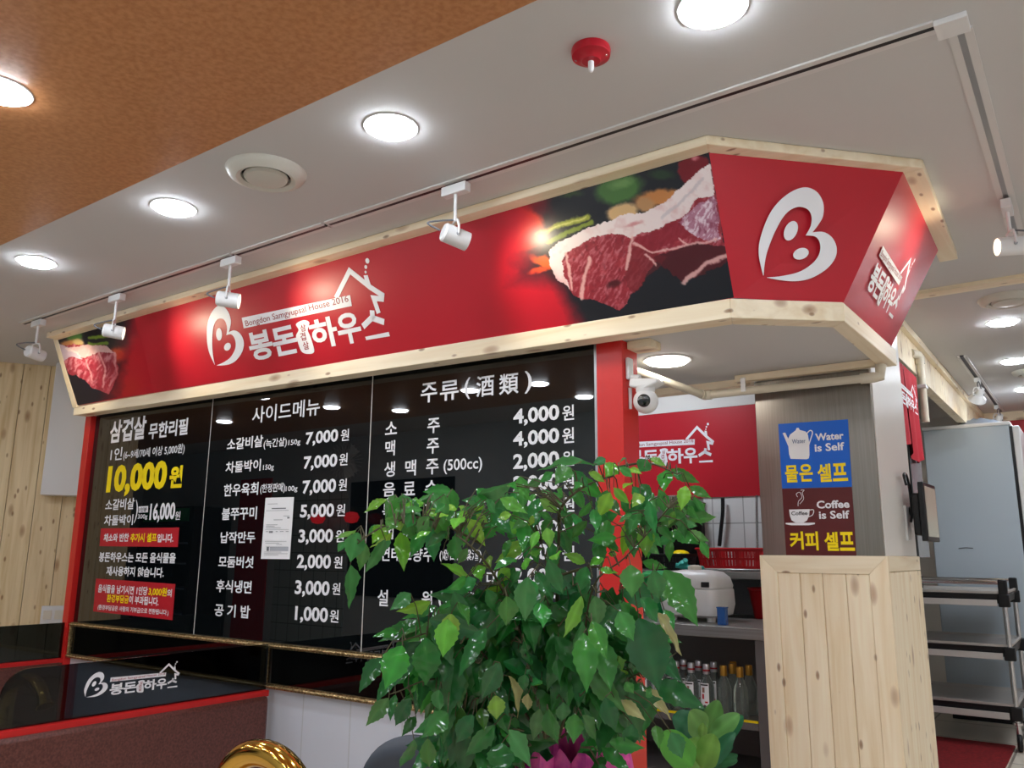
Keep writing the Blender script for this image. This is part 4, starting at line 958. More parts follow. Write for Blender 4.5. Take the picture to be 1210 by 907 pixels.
basket('plastic_basket', bx0, bx1+.05, ty, ty+.2, BT+.015, BT+.125, 'basket', 'red slotted plastic basket on the rear counter')
q = hit((0, 4.55, 0), (0, 1, 0), 790, 655)
basket('plastic_basket', q[0]-.12, q[0]+.12, 4.52, 4.68, BT+.001, BT+.09, 'black', 'black slotted basket on the rear counter left of the red one')
yb_ = mesh_obj('sponge', MB().lathe([(0, 0), (.05, 0), (.055, .012), (.045, .024), (.02, .032), (0, .034)], (q[0], 4.72, BT+.085), 16), 'yellow'); tag(yb_, 'yellow sponge lying on the black slotted basket', 'sponge')
bmg = MB(); qg = hit((0, 4.40, 0), (0, 1, 0), 808, 667)
for k in range(4):
    bmg.tube([tuple(Vector(p)) for p in spline([(qg[0]-.08+.02*k, 4.47, BT+.03+.01*k), (qg[0]-.03, 4.48+.01*k, BT+.022), (qg[0]+.02+.02*k, 4.47-.01*k, BT+.018), (qg[0]+.07, 4.48+.012*(k-1.5), BT+.014)], 4)], [.014]*12+[.008], 8)
gv = mesh_obj('rubber_gloves', bmg, 'teal'); tag(gv, 'crumpled teal rubber gloves on the rear counter edge', 'gloves')
# prep table
TX0, TX1, TY0, TY1, TZ = -2.6, -1.262, 3.70, 4.25, .885
t = thing('prep_table', 'stainless steel prep table with bottle shelf beside the column', 'table', (-1.9, 3.95, 0))
mesh_obj('tabletop', MB().box((TX0, TY0, TZ-.05), (TX1, TY1, TZ)), 'steel', t, .004, smooth=False)
gs = mat('grey_painted_metal', (118, 114, 114), .45, .3); gd = mat('dark_grey_sheet', (120, 114, 110), .6)
for x in (TX0+.03, TX1-.06):
    for y in (TY0+.03, TY1-.05): mesh_obj('leg', MB().box((x, y, 0), (x+.05, y+.045, TZ-.05)), gs, t, .003, smooth=False)
sh_z = hit((0, TY0+.03, 0), (0, 1, 0), 845, 846)[2]
mesh_obj('shelf', MB().box((TX0+.03, TY0+.03, sh_z-.04), (TX1-.06, TY1-.02, sh_z)), gs, t, .002, smooth=False)
mesh_obj('shelf_edging', MB().box((TX0+.08, TY0+.024, sh_z-.008), (TX1-.06, TY0+.03, sh_z+.002)), 'yellow', t, smooth=False, label='yellow tape on the shelf edge')
mesh_obj('back_sheet', MB().box((TX0+.03, TY1-.02, .1), (TX1-.01, TY1-.005, TZ-.05)), gd, t, smooth=False)
mesh_obj('lower_shelf', MB().box((TX0+.03, TY0+.03, .2), (TX1-.06, TY1-.02, .23)), gs, t, .002, smooth=False)
# bottles: labelled spirits with silver caps, unlabelled with gold caps
bpz = sh_z+.001; DB = TY0-.0
def bottle(label, capmat, lab):
    t = thing('spirit_bottle', label, 'bottle', (0, 0, 0)); r = .033
    mesh_obj('glass_body', MB().lathe([(0, 0), (r*.95, 0), (r, .006), (r, .115), (r*.9, .135), (.016, .165), (.0135, .185), (.0135, .205), (0, .205)], (0, 0, 0), 24), 'glass', t)
    mesh_obj('cap', MB().lathe([(.0155, .172), (.016, .174), (.016, .214), (.014, .217), (0, .217)], (0, 0, 0), 20), capmat, t)
    if lab:
        mesh_obj('neck_band', MB().lathe([(.0165, .185), (.0168, .186), (.0168, .192), (.0165, .193)], (0, 0, 0), 20), 'ink', t)
        pl = Plane((0, -r-.0008, 0), (1, 0, 0), (0, 0, 1))
        lb = MB(); n = 8
        def arc(u0, u1, zz0, zz1, notch=0, dd=0):
            vs = []
            for k in range(n+1):
                u = u0+(u1-u0)*k/n; a = u/r; z = zz0+(notch*(1-abs(2*k/n-1)))
                vs += [((r+.0008+dd)*math.sin(a), -(r+.0008+dd)*math.cos(a), z), ((r+.0008+dd)*math.sin(a), -(r+.0008+dd)*math.cos(a), zz1)]
            lb.add(vs, [(2*k, 2*k+2, 2*k+3, 2*k+1) for k in range(n)])
        arc(-.021, .021, .03, .135, .012); lab_o = mesh_obj('paper_label', lb, 'paper', t, smooth=False)
        lb = MB(); arc(-.017, .017, .124, .130, 0, .0008); mesh_obj('print', lb, 'blackink', lab_o, smooth=False)
        lb = MB(); arc(-.010, -.001, .066, .088, 0, .0008); arc(.002, .015, .049, .056, 0, .0008); mesh_obj('print', lb, mat('red_print', (196, 30, 40), .6), lab_o, smooth=False)
        lb = MB(); arc(-.009, .002, .094, .116, 0, .001); mesh_obj('print', lb, mat('figure_print', (150, 110, 96), .6), lab_o, smooth=False)
    return t
bl_ = bottle('front row labelled bottle with silver cap, next to the unlabelled ones', 'silvercap', True)
gl_ = bottle('clear unlabelled bottle with gold cap, nearer the column', 'goldcap', False)
def bpos(px, y): return hit((0, y, 0), (0, 1, 0), px, 830)[0]
yA, yB_ = TY0+.075, TY0+.165
bl_.location = (bpos(833, yA-.03), yA, bpz)
for px, lbl in ((815, 'second labelled silver capped bottle from the unlabelled ones, front row'), (797, 'third labelled silver capped bottle from the unlabelled ones, front row'), (779, 'labelled silver capped bottle half hidden by the plant leaf, front row')):
    dup(bl_, Vector((bpos(px, yA-.03), yA, bpz))-bl_.location, lbl, 'bottles on the prep table shelf')
for px in (842, 824, 806, 789, 771, 752): dup(bl_, Vector((bpos(px, yB_-.03), yB_, bpz))-bl_.location, 'silver capped bottle in the second row behind the labelled ones', 'second row of silver capped bottles')
for px in (760, 741): dup(bl_, Vector((bpos(px, yA-.03), yA, bpz))-bl_.location, 'front row silver capped bottle hidden behind the big plant', 'front bottles behind the plant')
bl_['group'] = gl_['group'] = 'bottles on the prep table shelf'
gl_.location = (bpos(873, yA-.03), yA, bpz)
dup(gl_, Vector((bpos(853.5, yA-.03), yA, bpz))-gl_.location, 'clear unlabelled bottle with gold cap, next to the labelled ones', 'bottles on the prep table shelf')
for px in (884, 864, 858): dup(gl_, Vector((bpos(px, yB_-.03), yB_+ (.08 if px == 858 else 0), bpz))-gl_.location, 'gold capped bottle in the second row behind the unlabelled ones', 'second row of gold capped bottles')
# rice cooker
cy0 = 3.86; c0 = hit((0, cy0, 0), (0, 1, 0), 812, 735); cx, w2 = c0[0], .16
t = thing('rice_cooker', 'white rounded rice cooker on the prep table', 'rice cooker', (cx, cy0+.13, TZ))
def rrect(cx, cy, a, b, r, n=5):
    out = []
    for sx, sy, a0 in ((1, 1, 0), (-1, 1, 90), (-1, -1, 180), (1, -1, 270)):
        for k in range(n+1):
            an = math.radians(a0+90*k/n); out.append((cx+sx*(a-r)+r*math.cos(an), cy+sy*(b-r)+r*math.sin(an)))
    return out
def loft(rings):
    m_ = MB(); n = len(rings[0]); v = [p for r in rings for p in r]; f = []
    for i in range(len(rings)-1):
        for k in range(n): f.append((i*n+k, i*n+(k+1) % n, (i+1)*n+(k+1) % n, (i+1)*n+k))
    f.append(tuple(range(n-1, -1, -1))); f.append(tuple((len(rings)-1)*n+k for k in range(n))); return m_.add(v, f)
yc = cy0+.14
mesh_obj('cooker_body', loft([[(x, y, TZ+h) for x, y in rrect(cx, yc, a, b, .05)] for h, a, b in ((.02,.12,.11),(.03,.145,.135),(.08,.155,.145),(.15,.152,.142),(.155,.148,.14))]), 'plastic', t)
mesh_obj('lid', loft([[(x, y, TZ+h) for x, y in rrect(cx, yc, a, b, .05)] for h, a, b in ((.157,.148,.14),(.17,.15,.142),(.21,.14,.13),(.235,.115,.105),(.245,.07,.06))]), 'plastic', t)
mesh_obj('steam_vent', MB().lathe([(0, .243), (.035, .243), (.034, .262), (.02, .268), (0, .269)], (cx-.01, yc, TZ), 20), 'ivory', t)
mesh_obj('latch', MB().box((cx+.08, yc-.147, TZ+.165), (cx+.12, yc-.135, TZ+.19)), 'blackink', t, .003, smooth=False)
for dx in (-.1, .1):
    for dy in (-.08, .08): mesh_obj('foot', MB().lathe([(.02, 0), (.024, .03), (0, .03)], (cx+dx, yc+dy, TZ), 12), 'plastic', t)
gq = hit((0, 4.1, 0), (0, 1, 0), 775, 662)
gy = 4.1; gq = hit((0, gy, 0), (0, 1, 0), 772, 700)
t = thing('plastic_tub', 'green plastic tub behind the rice cooker', 'tub', (gq[0], gy, TZ))
mesh_obj('tub_body', MB().lathe([(0, 0), (.07, 0), (.095, .17), (.10, .20), (.094, .20), (.088, .17), (.065, .008), (0, .008)], (gq[0]+.02, gy+.02, TZ+.001), 28), 'green', t)
mesh_obj('tub_lid', MB().lathe([(0, .235), (.06, .232), (.1, .215), (.106, .203), (.0, .201)], (gq[0]+.02, gy+.02, TZ+.001), 28), 'green', t)
# blue cup
bq = hit((0, 3.80, 0), (0, 1, 0), 854, 730)
t = thing('plastic_container', 'small blue translucent container at the prep table edge', 'container', (bq[0], 3.80, TZ))
q0 = rrect(bq[0], 3.80, .02, .02, .004, 3)
mesh_obj('container_body', loft([[(x, y, TZ+.001) for x, y in q0], [(x, y, TZ+.075) for x, y in q0]]), 'blueclear', t)
mesh_obj('rim', loft([[(x, y, TZ+.075) for x, y in rrect(bq[0], 3.80, .022, .022, .004, 3)], [(x, y, TZ+.081) for x, y in rrect(bq[0], 3.80, .022, .022, .004, 3)]]), 'blueclear', t)
# red bucket beneath the rear counter, on a low stand
rq = hit((0, 4.6, 0), (0, 1, 0), 911, 735)
t = thing('plastic_bucket', 'red plastic bucket under the rear counter beside the column', 'bucket', (rq[0]-.01, 4.7, .861))
mesh_obj('bucket_body', MB().lathe([(0, 0), (.09, 0), (.115, .15), (.122, .155), (.122, .165), (.112, .165), (.088, .008), (0, .008)], (rq[0]-.03, 4.7, .861), 28), 'basket', t)
mesh_obj('bucket_handle', MB().tube([(rq[0]-.03+.12*math.cos(a), 4.7, 1.02-.02*math.sin(a)-.0) for a in [math.pi*k/10 for k in range(11)]], .004, 8), 'alu', t)

# ================================================================== RIGHT PASSAGE
# monitor on the column side
t = thing('monitor', 'small black monitor mounted on the column side, screen facing the passage', 'monitor', (PX1+.06, 3.9, 1.4))
mc = Vector((-.610, 4.00, 1.392)); mn = Vector((1, -.02, 0)).normalized(); mu = Vector((.02, 1, 0)).normalized()
mp_ = Plane(tuple(mc), tuple(mu), (0, 0, 1)); mp_.n = np.array(mn)
mesh_obj('bezel', wbox(mp_, -.135, -.125, .135, .125, -.012, .012), 'black', t, .004)
mesh_obj('screen', wbox(mp_, -.115, -.105, .115, .108, .012, .0135), 'screen', t, smooth=False)
mesh_obj('back_housing', wbox(mp_, -.11, -.1, .10, .08, -.045, -.012), 'black', t, .008)
mesh_obj('wall_arm', MB().tube([tuple(mc-mn*.04), (PX1-.006, 3.98, 1.40)], .02, 14), 'black', t)
mesh_obj('wall_plate', MB().box((PX1-.008, 3.90, 1.27), (PX1+.002, 3.98, 1.42)), 'plastic', t, .002, smooth=False)
mesh_obj('cable', MB().tube(spline([(PX1+.03, 3.80, 1.50), (PX1+.02, 3.82, 1.545), (PX1+.015, 3.90, 1.55), (PX1+.015, 3.95, 1.50), (PX1+.02, 3.93, 1.40), (PX1+.018, 3.9, 1.35)], 6), .006, 8), 'black', t)
# noren cloth
t = thing('door_curtain', 'short red split door curtain with white logo beside the column', 'curtain', (-.80, 4.75, 2.2))
np_ = Plane((-.79, 4.30, 0), (0, 1, 0), (0, 0, 1))
def cloth(y0, y1, z0, z1, ph):
    m_ = MB(); nx_, nz_ = 14, 10; vs = []
    for i in range(nx_+1):
        for j in range(nz_+1):
            v = j/nz_; y = y0+(y1-y0)*i/nx_; amp = .014*v
            vs.append((-.79+amp*math.sin(i*1.1+ph), y, z1-(z1-z0)*v+.02*v*math.sin(i*.45+ph)))
    f = [(i*(nz_+1)+j, i*(nz_+1)+j+1, (i+1)*(nz_+1)+j+1, (i+1)*(nz_+1)+j) for i in range(nx_) for j in range(nz_)]
    return m_.add(vs, f)
za_ = 2.235
mesh_obj('cloth_panel', cloth(4.30, 4.79, 1.80, za_, 0), 'redflat', t); mesh_obj('cloth_panel', cloth(4.80, 5.2, 1.73, za_, 2), 'redflat', t)
mesh_obj('curtain_rod', MB().tube([(-.80, 4.14, za_), (-.80, 5.225, za_)], .008, 10), 'alu', t)
logo(np_, (.16, 1.98, .72, 2.15), t, with_b=False, d=.02)
# upright pipe
t = thing('pvc_downpipe', 'cream plastic downpipe on the pine header of the passage', 'pipe', (-.77, 5.28, 1.0))
mesh_obj('tube', MB().tube([(-.775, 5.28, 1.98), (-.775, 5.28, 2.36)], .022, 16), 'pvc', t)
mesh_obj('elbow', MB().tube([(-.775, 5.28, 2.33), (-.775, 5.28, 2.37), (-.782, 5.27, 2.385), (-.81, 5.2, 2.385)], .027, 16), 'pvc', t)
mesh_obj('saddle_clip', MB().box((-.802, 5.24, 2.18), (-.75, 5.32, 2.20)), 'plastic', t, .002, smooth=False)
structure('window_1', MB().box((-.812, 4.86, 1.2), (-.806, 5.19, 2.25)), mat('grey_pane', (120, 124, 128), .15))
# fridge
t = thing('refrigerator', 'tall pale grey refrigerator seen from its side in the passage', 'refrigerator', (-.79, 7.7, 0))
mesh_obj('cabinet', MB().box((-1.105, 7.32, .06), (-.50, 8.02, 2.21)), 'fridge', t, .008)
mesh_obj('top_cap', MB().box((-1.11, 7.315, 2.21), (-.488, 8.03, 2.238)), 'plastic', t, .005)
mesh_obj('door_gasket', MB().box((-.50, 7.33, .07), (-.478, 8.01, 2.2)), 'black', t, smooth=False)
mesh_obj('door', MB().box((-.478, 7.32, .08), (-.43, 8.02, 2.2)), 'plastic', t, .008)
mesh_obj('plinth', MB().box((-1.09, 7.35, 0), (-.51, 8.0, .06)), 'black', t, smooth=False)
mesh_obj('scratch', MB().tube([(-.93, 7.3185, 1.27), (-.88, 7.3185, 1.276), (-.83, 7.3185, 1.272)], .004, 6), 'greyink', t)
m_ = MB(); rr = random.Random(2); nx_, ny_ = 16, 8; vs = []
for i in range(nx_+1):
    for j in range(ny_+1):
        e = min(i, nx_-i, 4)/4*min(j, ny_-j, 3)/3; vs.append((-.93+.40*i/nx_, 7.4+.4*j/ny_, 2.2385+e*(.05+.03*rr.random())))
m_.add(vs, [(i*(ny_+1)+j, (i+1)*(ny_+1)+j, (i+1)*(ny_+1)+j+1, i*(ny_+1)+j+1) for i in range(nx_) for j in range(ny_)])
tag(mesh_obj('plastic_bag', m_, 'bag'), 'crumpled grey plastic bag lying on top of the refrigerator', 'bag')
# trolley
CX0, CX1, CY0, CY1 = -1.22, -.555, 6.35, 7.15
t = thing('service_trolley', 'three tier black and silver service trolley before the refrigerator', 'trolley', ((CX0+CX1)/2, (CY0+CY1)/2, 0))
for z in (.235, .60, .935):
    tr = mesh_obj('tray', loft([[(x, y, z+h) for x, y in rrect((CX0+CX1)/2, (CY0+CY1)/2, (CX1-CX0)/2-i, (CY1-CY0)/2-i, .03)] for h, i in ((-.03,.03),(-.028,.02),(.0,.015),(.03,.005),(.032,.008))]), 'black', t)
    r1 = [[(x, y, z+h) for x, y in rrect((CX0+CX1)/2, (CY0+CY1)/2, (CX1-CX0)/2-i, (CY1-CY0)/2-i, .03)] for h, i in ((.034,.008),(.05,.004),(.052,.016),(.0335,.03))]
    mesh_obj('tray_liner', loft(r1), mat('tray_steel', (196, 192, 188), .45, .3), t)
    mesh_obj('edge_band', MB().box((CX0+.05, CY0-.006, z-.045), (CX1-.06, CY0+.01, z-.005)), mat('pale_band', (206, 200, 196), .4, .3), t, .002, smooth=False)
    for x in (CX0+.02, CX1-.02):
        for y in (CY0+.02, CY1-.02): mesh_obj('corner_block', MB().box((x-.033, y-.028, z-.05), (x+.033, y+.028, z+.035)), 'black', t, .006)
for x in (CX0+.02, CX1-.02):
    for y in (CY0+.02, CY1-.02):
        mesh_obj('post', MB().tube([(x, y, .17), (x, y, 1.03)], .016, 14), 'chrome', t)
        c_ = mesh_obj('caster', MB().lathe([(0, .035), (.016, .035), (.016, .11), (.03, .115), (.03, .13), (0, .13)], (x, y, .045), 14), 'chrome', t)
        mesh_obj('wheel', MB().lathe([(0, -.014), (.05, -.014), (.055, -.006), (.055, .006), (.05, .014), (0, .014)], (x, y, .056), 20, (1, .15, 0)), 'black', c_)
for y in (CY0+.02, CY1-.02):
    mesh_obj('handle', MB().tube([(CX0+.02, y, 1.04), (CX1-.02, y, 1.04)], .015, 14), 'chrome', t)
    for x in (CX0+.02, CX1-.02): mesh_obj('handle_block', MB().box((x-.026, y-.026, .96), (x+.026, y+.026, 1.06)), 'black', t, .008)
rg = mesh_obj('floor_mat', loft([[(x, y, h) for x, y in rrect(-.95, 5.9, .335, .62, .02)] for h in (.001, .009)]), 'mat_red'); tag(rg, 'dark red floor mat in front of the service trolley', 'mat')
t = thing('red_wall_banner', 'plain red banner on the far end wall of the passage', 'banner', (.4, 8.58, 1.9)); mesh_obj('banner_sheet', MB().box((-.72, 8.585, 1.55), (2.0, 8.598, 2.42)), 'red', t, smooth=False)

# ================================================================== REFLECTED DINING SIDE (seen mirrored in the boards)
YO = -1.3
structure('trim_4', MB().box((-8.1, YO, 0), (-6.9, YO+.015, 1.95)), 'gtile')
t = thing('beverage_cooler', 'beverage cooler with cool light strip mirrored in the left board', 'cooler', (-9.6, -1.0, 0))
mesh_obj('cabinet', MB().box((-10.2, YO+.01, 0), (-9.0, YO+.06, 1.75)).box((-10.2, YO+.06, 0), (-10.12, -.75, 1.75)).box((-9.08, YO+.06, 0), (-9.0, -.75, 1.75)).box((-10.12, YO+.06, 1.55), (-9.08, -.75, 1.75)).box((-10.12, YO+.06, 0), (-9.08, -.75, .15)), 'dark', t, smooth=False)
for z in (.45, .75, 1.05, 1.3): mesh_obj('shelf', MB().box((-10.11, YO+.06, z), (-9.09, -.82, z+.015)), 'alu', t, smooth=False)
mesh_obj('light_strip', MB().box((-9.10, -.79, .2), (-9.085, -.77, 1.5)), 'led', t, smooth=False)
mesh_obj('sign_band', MB().box((-10.1, -.75, 1.57), (-9.1, -.745, 1.73)), 'green', t, smooth=False)
t = thing('wall_fan', 'white wall fan mirrored in the middle board', 'fan', (-6.75, YO+.2, 2.2)); fc = Vector((-6.75, YO+.22, 2.2)); fd = Vector((.35, .93, -.1)).normalized()
g = MB(); fx = fd.orthogonal().normalized(); fy = fd.cross(fx)
for k in range(28):
    a = 2*math.pi*k/28; e = fx*math.cos(a)+fy*math.sin(a); g.tube([tuple(fc+fd*.06), tuple(fc+fd*.05+e*.12), tuple(fc+e*.21), tuple(fc-fd*.05+e*.12), tuple(fc-fd*.06)], .0025, 5)
mesh_obj('guard', g, 'plastic', t)
for k in range(3):
    a = 2*math.pi*k/3; e = fx*math.cos(a)+fy*math.sin(a); w_ = fd.cross(e)
    mesh_obj('blade', MB().hexa([tuple(fc+e*.03-w_*.03), tuple(fc+e*.18-w_*.07), tuple(fc+e*.19+w_*.05), tuple(fc+e*.03+w_*.03)], [tuple(fc+fd*.006+e*.03-w_*.03), tuple(fc+fd*.006+e*.18-w_*.07), tuple(fc+fd*.02+e*.19+w_*.05), tuple(fc+fd*.02+e*.03+w_*.03)]), 'plastic', t, smooth=False)
mesh_obj('motor_arm', MB().tube([tuple(fc-fd*.05), tuple(fc-fd*.14), (-6.8, YO+.02, 2.1)], .035, 14), 'plastic', t)
for x, lbl in ((-7.17, 'red paper lantern mirrored at the drop of a price in the middle board'), (-6.63, 'red paper lantern mirrored between the middle and drinks boards')):
    t = thing('paper_lantern', lbl, 'lantern', (x, YO+.2, 1.58), 'mirrored red lanterns')
    mesh_obj('shade', MB().lathe([(.02, -.06), (.06, -.05), (.085, 0), (.06, .05), (.02, .06)], (x, YO+.2, 1.58), 20), 'lantern', t)
    mesh_obj('bracket', MB().tube([(x, YO+.2, 1.64), (x, YO+.2, 1.7), (x, YO+.01, 1.7)], .005, 8), 'black', t)
structure('window_2', MB().box((-6.85, YO, .75), (-5.35, YO+.02, 1.98)), 'bglass')
structure('trim_5', MB().box((-8.85, YO, 0), (-8.25, YO+.02, 2.1)), 'redflat')

# ================================================================== CHAIR BEHIND THE BIG PLANT
t = thing('dining_chair', 'slate grey round backed chair behind the big plant', 'chair', (-1.59, 1.7, 0))
ccx, ccy = -1.59, 1.765
bk = MB(); vs = []; nn = 20
for i in range(nn+1):
    a = math.pi*i/nn
    for zf in range(6):
        v = zf/5; w_ = .215*(1-.12*v) ; hgt = .42+(.29*math.sin(a)**.45)*v
        vs.append((ccx-w_*math.cos(a), ccy+.03+.05*(1-math.sin(a))*-1, hgt))
f = [(i*6+j, (i+1)*6+j, (i+1)*6+j+1, i*6+j+1) for i in range(nn) for j in range(5)]
bko = mesh_obj('backrest', bk.add(vs, f), 'chair', t); so = bko.modifiers.new('thickness', 'SOLIDIFY'); so.thickness = .022
mesh_obj('seat', loft([[(x, y, h) for x, y in rrect(ccx, ccy-.2, .21-i, .2-i, .08)] for h, i in ((.385,.02),(.39,0),(.41,0),(.42,.015))]), 'chair', t)
for sx in (-.16, .16):
    for sy in (-.35, -.03): mesh_obj('leg', MB().tube([(ccx+sx, ccy+sy, .388), (ccx+sx*1.12, ccy+sy*1.05, 0)], .013, 10), 'chrome', t)

# ================================================================== PLANTS
PYC = 1.15
def leaf_mesh(mb, base, tip, width, nrm, col, bend=.12, fold=.18, serr=.05, rnd=random, shape=None):
    base, tip, nrm = Vector(base), Vector(tip), Vector(nrm)
    ax = tip-base; L = ax.length; ax.normalize(); sd = ax.cross(nrm)
    if sd.length < 1e-4: sd = ax.orthogonal()
    sd.normalize(); up = sd.cross(ax).normalized()
    prof = shape or [(.0,.03),(.05,.26),(.11,.50),(.18,.72),(.25,.88),(.33,.98),(.41,1.0),(.49,.96),(.57,.86),(.64,.73),(.71,.59),(.77,.45),(.83,.31),(.89,.18),(.95,.08),(1.0,.0)]
    vs, cs = [], []; ph = rnd.random()*6
    for i, (t_, w_) in enumerate(prof):
        h = -bend*L*(t_*t_)+bend*L*t_*.9+.012*L*math.sin(ph+t_*17)
        wob = .16*math.sin(ph+t_*9)
        for s in (-1, -.5, 0, .5, 1):
            ww = w_*width/2*(1+(serr if i % 2 else -serr)*(abs(s) == 1))
            p = base+ax*(L*t_)+sd*(s*ww)+up*(h+abs(s)*ww*fold*2-(s*s)*ww*.1+wob*ww*s)
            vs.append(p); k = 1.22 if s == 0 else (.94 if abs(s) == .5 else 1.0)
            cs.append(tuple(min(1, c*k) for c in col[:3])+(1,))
    n0 = len(mb.v); f = []
    for i in range(len(prof)-1):
        for j in range(4): f.append((i*5+j, i*5+j+1, (i+1)*5+j+1, (i+1)*5+j))
    mb.add(vs, f); mb.c[n0:] = cs
LP = dict(P1=(390, 560), P2=(620, 530), P3=(410, 727), P4=(620, 700)); ZS = 5.0375
LEAVES = dict(P1=[(165,345,120,525,115),(120,540,115,805,85),(210,410,175,580,70),(330,390,205,590,60),(370,345,235,440,30),(420,345,440,580,90),(155,330,20,385,30),(85,400,45,465,40),(300,310,215,370,45),(320,300,250,415,80),(340,150,200,230,50),(380,260,340,340,80),(400,270,420,340,60),(450,145,400,170,50),(490,150,520,165,40),(500,230,455,320,70),(590,250,515,355,70),(550,215,400,220,45),(620,255,710,395,90),(600,340,500,390,35),(690,180,620,235,45),(740,190,710,215,50),(800,190,780,220,50),(870,240,940,290,50),(880,190,890,225,60),(930,150,985,235,60),(900,150,860,175,50),(1010,145,1180,235,80),(1080,50,840,140,60),(1060,60,1110,90,50),(780,255,735,330,80),(820,265,925,430,85),(750,370,745,520,90),(820,440,760,535,50),(960,310,920,390,70),(1040,285,1150,365,60),(1080,240,1000,260,50),(1170,400,980,530,80),(940,490,955,570,60),(660,535,885,660,50),(880,540,900,640,80),(830,610,840,700,80),(810,615,700,690,50),(1070,560,990,640,70),(1110,510,970,570,60),(1160,500,1165,570,70),(1140,570,1070,680,50),(1180,610,1160,880,125),(1050,725,1050,905,115),(930,685,990,830,75),(1040,665,920,690,30),(600,755,390,820,55),(480,710,355,810,80),(770,750,580,890,45),(760,760,830,905,50),(720,830,690,1010,120),(560,170,430,190,50),(640,220,560,240,50),(700,240,640,260,45),(830,230,760,260,55),(480,190,360,215,40)],
 P2=[(410,90,70,130,40),(270,110,180,215,100),(290,130,385,235,60),(100,190,10,225,50),(60,270,40,320,40),(190,240,230,290,50),(300,260,265,300,50),(90,295,215,390,60),(80,380,170,420,40),(20,420,60,440,60),(130,470,150,590,80),(80,490,35,600,50),(400,310,310,420,40),(410,360,430,505,65),(510,260,440,410,85),(530,230,625,330,50),(540,90,480,170,90),(380,140,480,200,50),(600,60,550,95,40),(730,65,680,140,90),(740,60,845,105,50),(560,110,645,170,50),(640,200,580,240,50),(690,210,760,300,60),(690,270,640,350,70),(740,310,780,510,75),(820,300,780,350,60),(840,125,830,260,85),(870,120,1045,205,60),(900,130,920,185,50),(960,220,930,370,75),(980,225,1115,295,55),(1010,280,1105,430,50),(970,340,1045,425,40),(890,370,855,460,40),(930,390,955,540,55),(900,310,930,370,40),(640,390,550,440,40),(640,420,580,640,85),(720,470,720,650,95),(690,410,730,480,50),(660,560,650,650,60),(360,680,230,620,60),(80,600,70,650,80),(190,620,190,660,80),(140,660,230,870,90),(60,730,170,900,75),(370,700,320,860,85),(440,720,560,740,40),(630,690,640,890,130),(770,720,800,900,105),(830,720,1035,1060,170),(700,670,850,710,50),(20,770,20,950,110),(470,650,380,700,60),(500,620,550,630,40),(170,140,90,200,50),(330,200,300,240,50),(480,60,400,100,50),(620,120,700,150,40)],
 P3=[(470,130,470,420,155),(330,180,225,440,155),(210,250,70,460,110),(310,100,150,125,55),(465,55,295,120,50),(600,20,570,250,130),(830,75,660,370,110),(870,70,890,290,75),(910,280,800,500,110),(985,70,1115,340,55),(930,220,1020,420,50),(960,360,1020,620,60),(885,475,890,620,100),(250,490,110,660,85),(290,470,255,630,60),(380,490,285,660,90),(410,600,325,720,60),(370,360,350,490,50),(460,450,440,560,70),(550,440,550,570,90),(690,190,590,240,60),(600,250,580,400,80),(700,400,620,500,90),(780,380,680,450,80),(600,580,440,730,110),(750,590,650,760,100),(880,650,700,840,90),(640,770,570,870,80),(800,550,820,690,70),(860,670,860,800,70),(920,760,910,960,150),(960,680,1100,907,120),(480,730,490,907,90),(400,740,310,907,70),(1150,560,1110,740,90),(1190,560,1209,720,90),(1100,470,1209,510,30),(1160,380,1090,420,50),(1060,350,1050,450,70)],
 P4=[(350,240,370,600,140),(420,20,430,210,110),(340,20,230,270,65),(90,60,110,210,100),(345,170,280,340,45),(400,170,490,400,100),(530,130,560,540,50),(550,400,580,470,80),(680,150,800,585,245),(560,110,650,290,110),(690,30,790,180,110),(790,120,935,380,80),(830,100,890,230,70),(600,460,570,500,50),(600,530,650,600,60),(700,580,880,760,80),(560,640,720,760,70),(480,620,540,830,100),(590,700,620,830,80),(90,690,50,880,80),(140,690,200,907,100),(230,650,220,770,80),(300,720,290,900,100),(340,730,430,890,80),(320,660,410,760,30),(20,600,20,700,60),(50,600,185,700,40),(100,520,30,560,50),(720,580,760,620,50),(640,780,620,930,90),(780,790,800,930,70),(870,830,940,990,100),(0,290,60,490,50)])
PALE = {('P4', 11), ('P4', 15), ('P4', 16), ('P3', 11), ('P4', 25)}
def atdepth(px, py, dep): d = ray(px, py); return Vector(CAM + d*dep)
D0 = 1.62     # distance of the plant along the line of sight
stems_px = {'a': [(648,905),(640,860),(625,790),(600,715),(570,660),(540,632)], 'b': [(655,905),(655,830),(660,740),(662,640),(664,602),(690,575),(725,562)], 'c': [(665,905),(690,800),(705,700),(740,660),(790,600)],
            'd': [(640,905),(600,830),(545,760),(505,750),(475,757)], 'e': [(668,905),(720,840),(760,800),(800,770)], 'f': [(650,880),(640,780),(650,700),(640,640)], 'g': [(570,660),(500,620),(450,625),(425,640)],
            'h': [(725,562),(770,550),(800,560)], 'i': [(660,700),(710,680),(745,690),(775,675)], 'j': [(600,830),(540,820),(500,810),(460,820)]}
sdep = {'a': 1.56, 'b': 1.62, 'c': 1.56, 'd': 1.58, 'e': 1.60, 'f': 1.66, 'g': 1.56, 'h': 1.62, 'i': 1.55, 'j': 1.60}
plant = thing('potted_tree', 'large bushy potted tree with glossy green leaves before the menu boards', 'plant', (-.95, 1.35, 0))
rnd = random.Random(11)
br = MB(); nodes = []; CFV = Vector(CF)
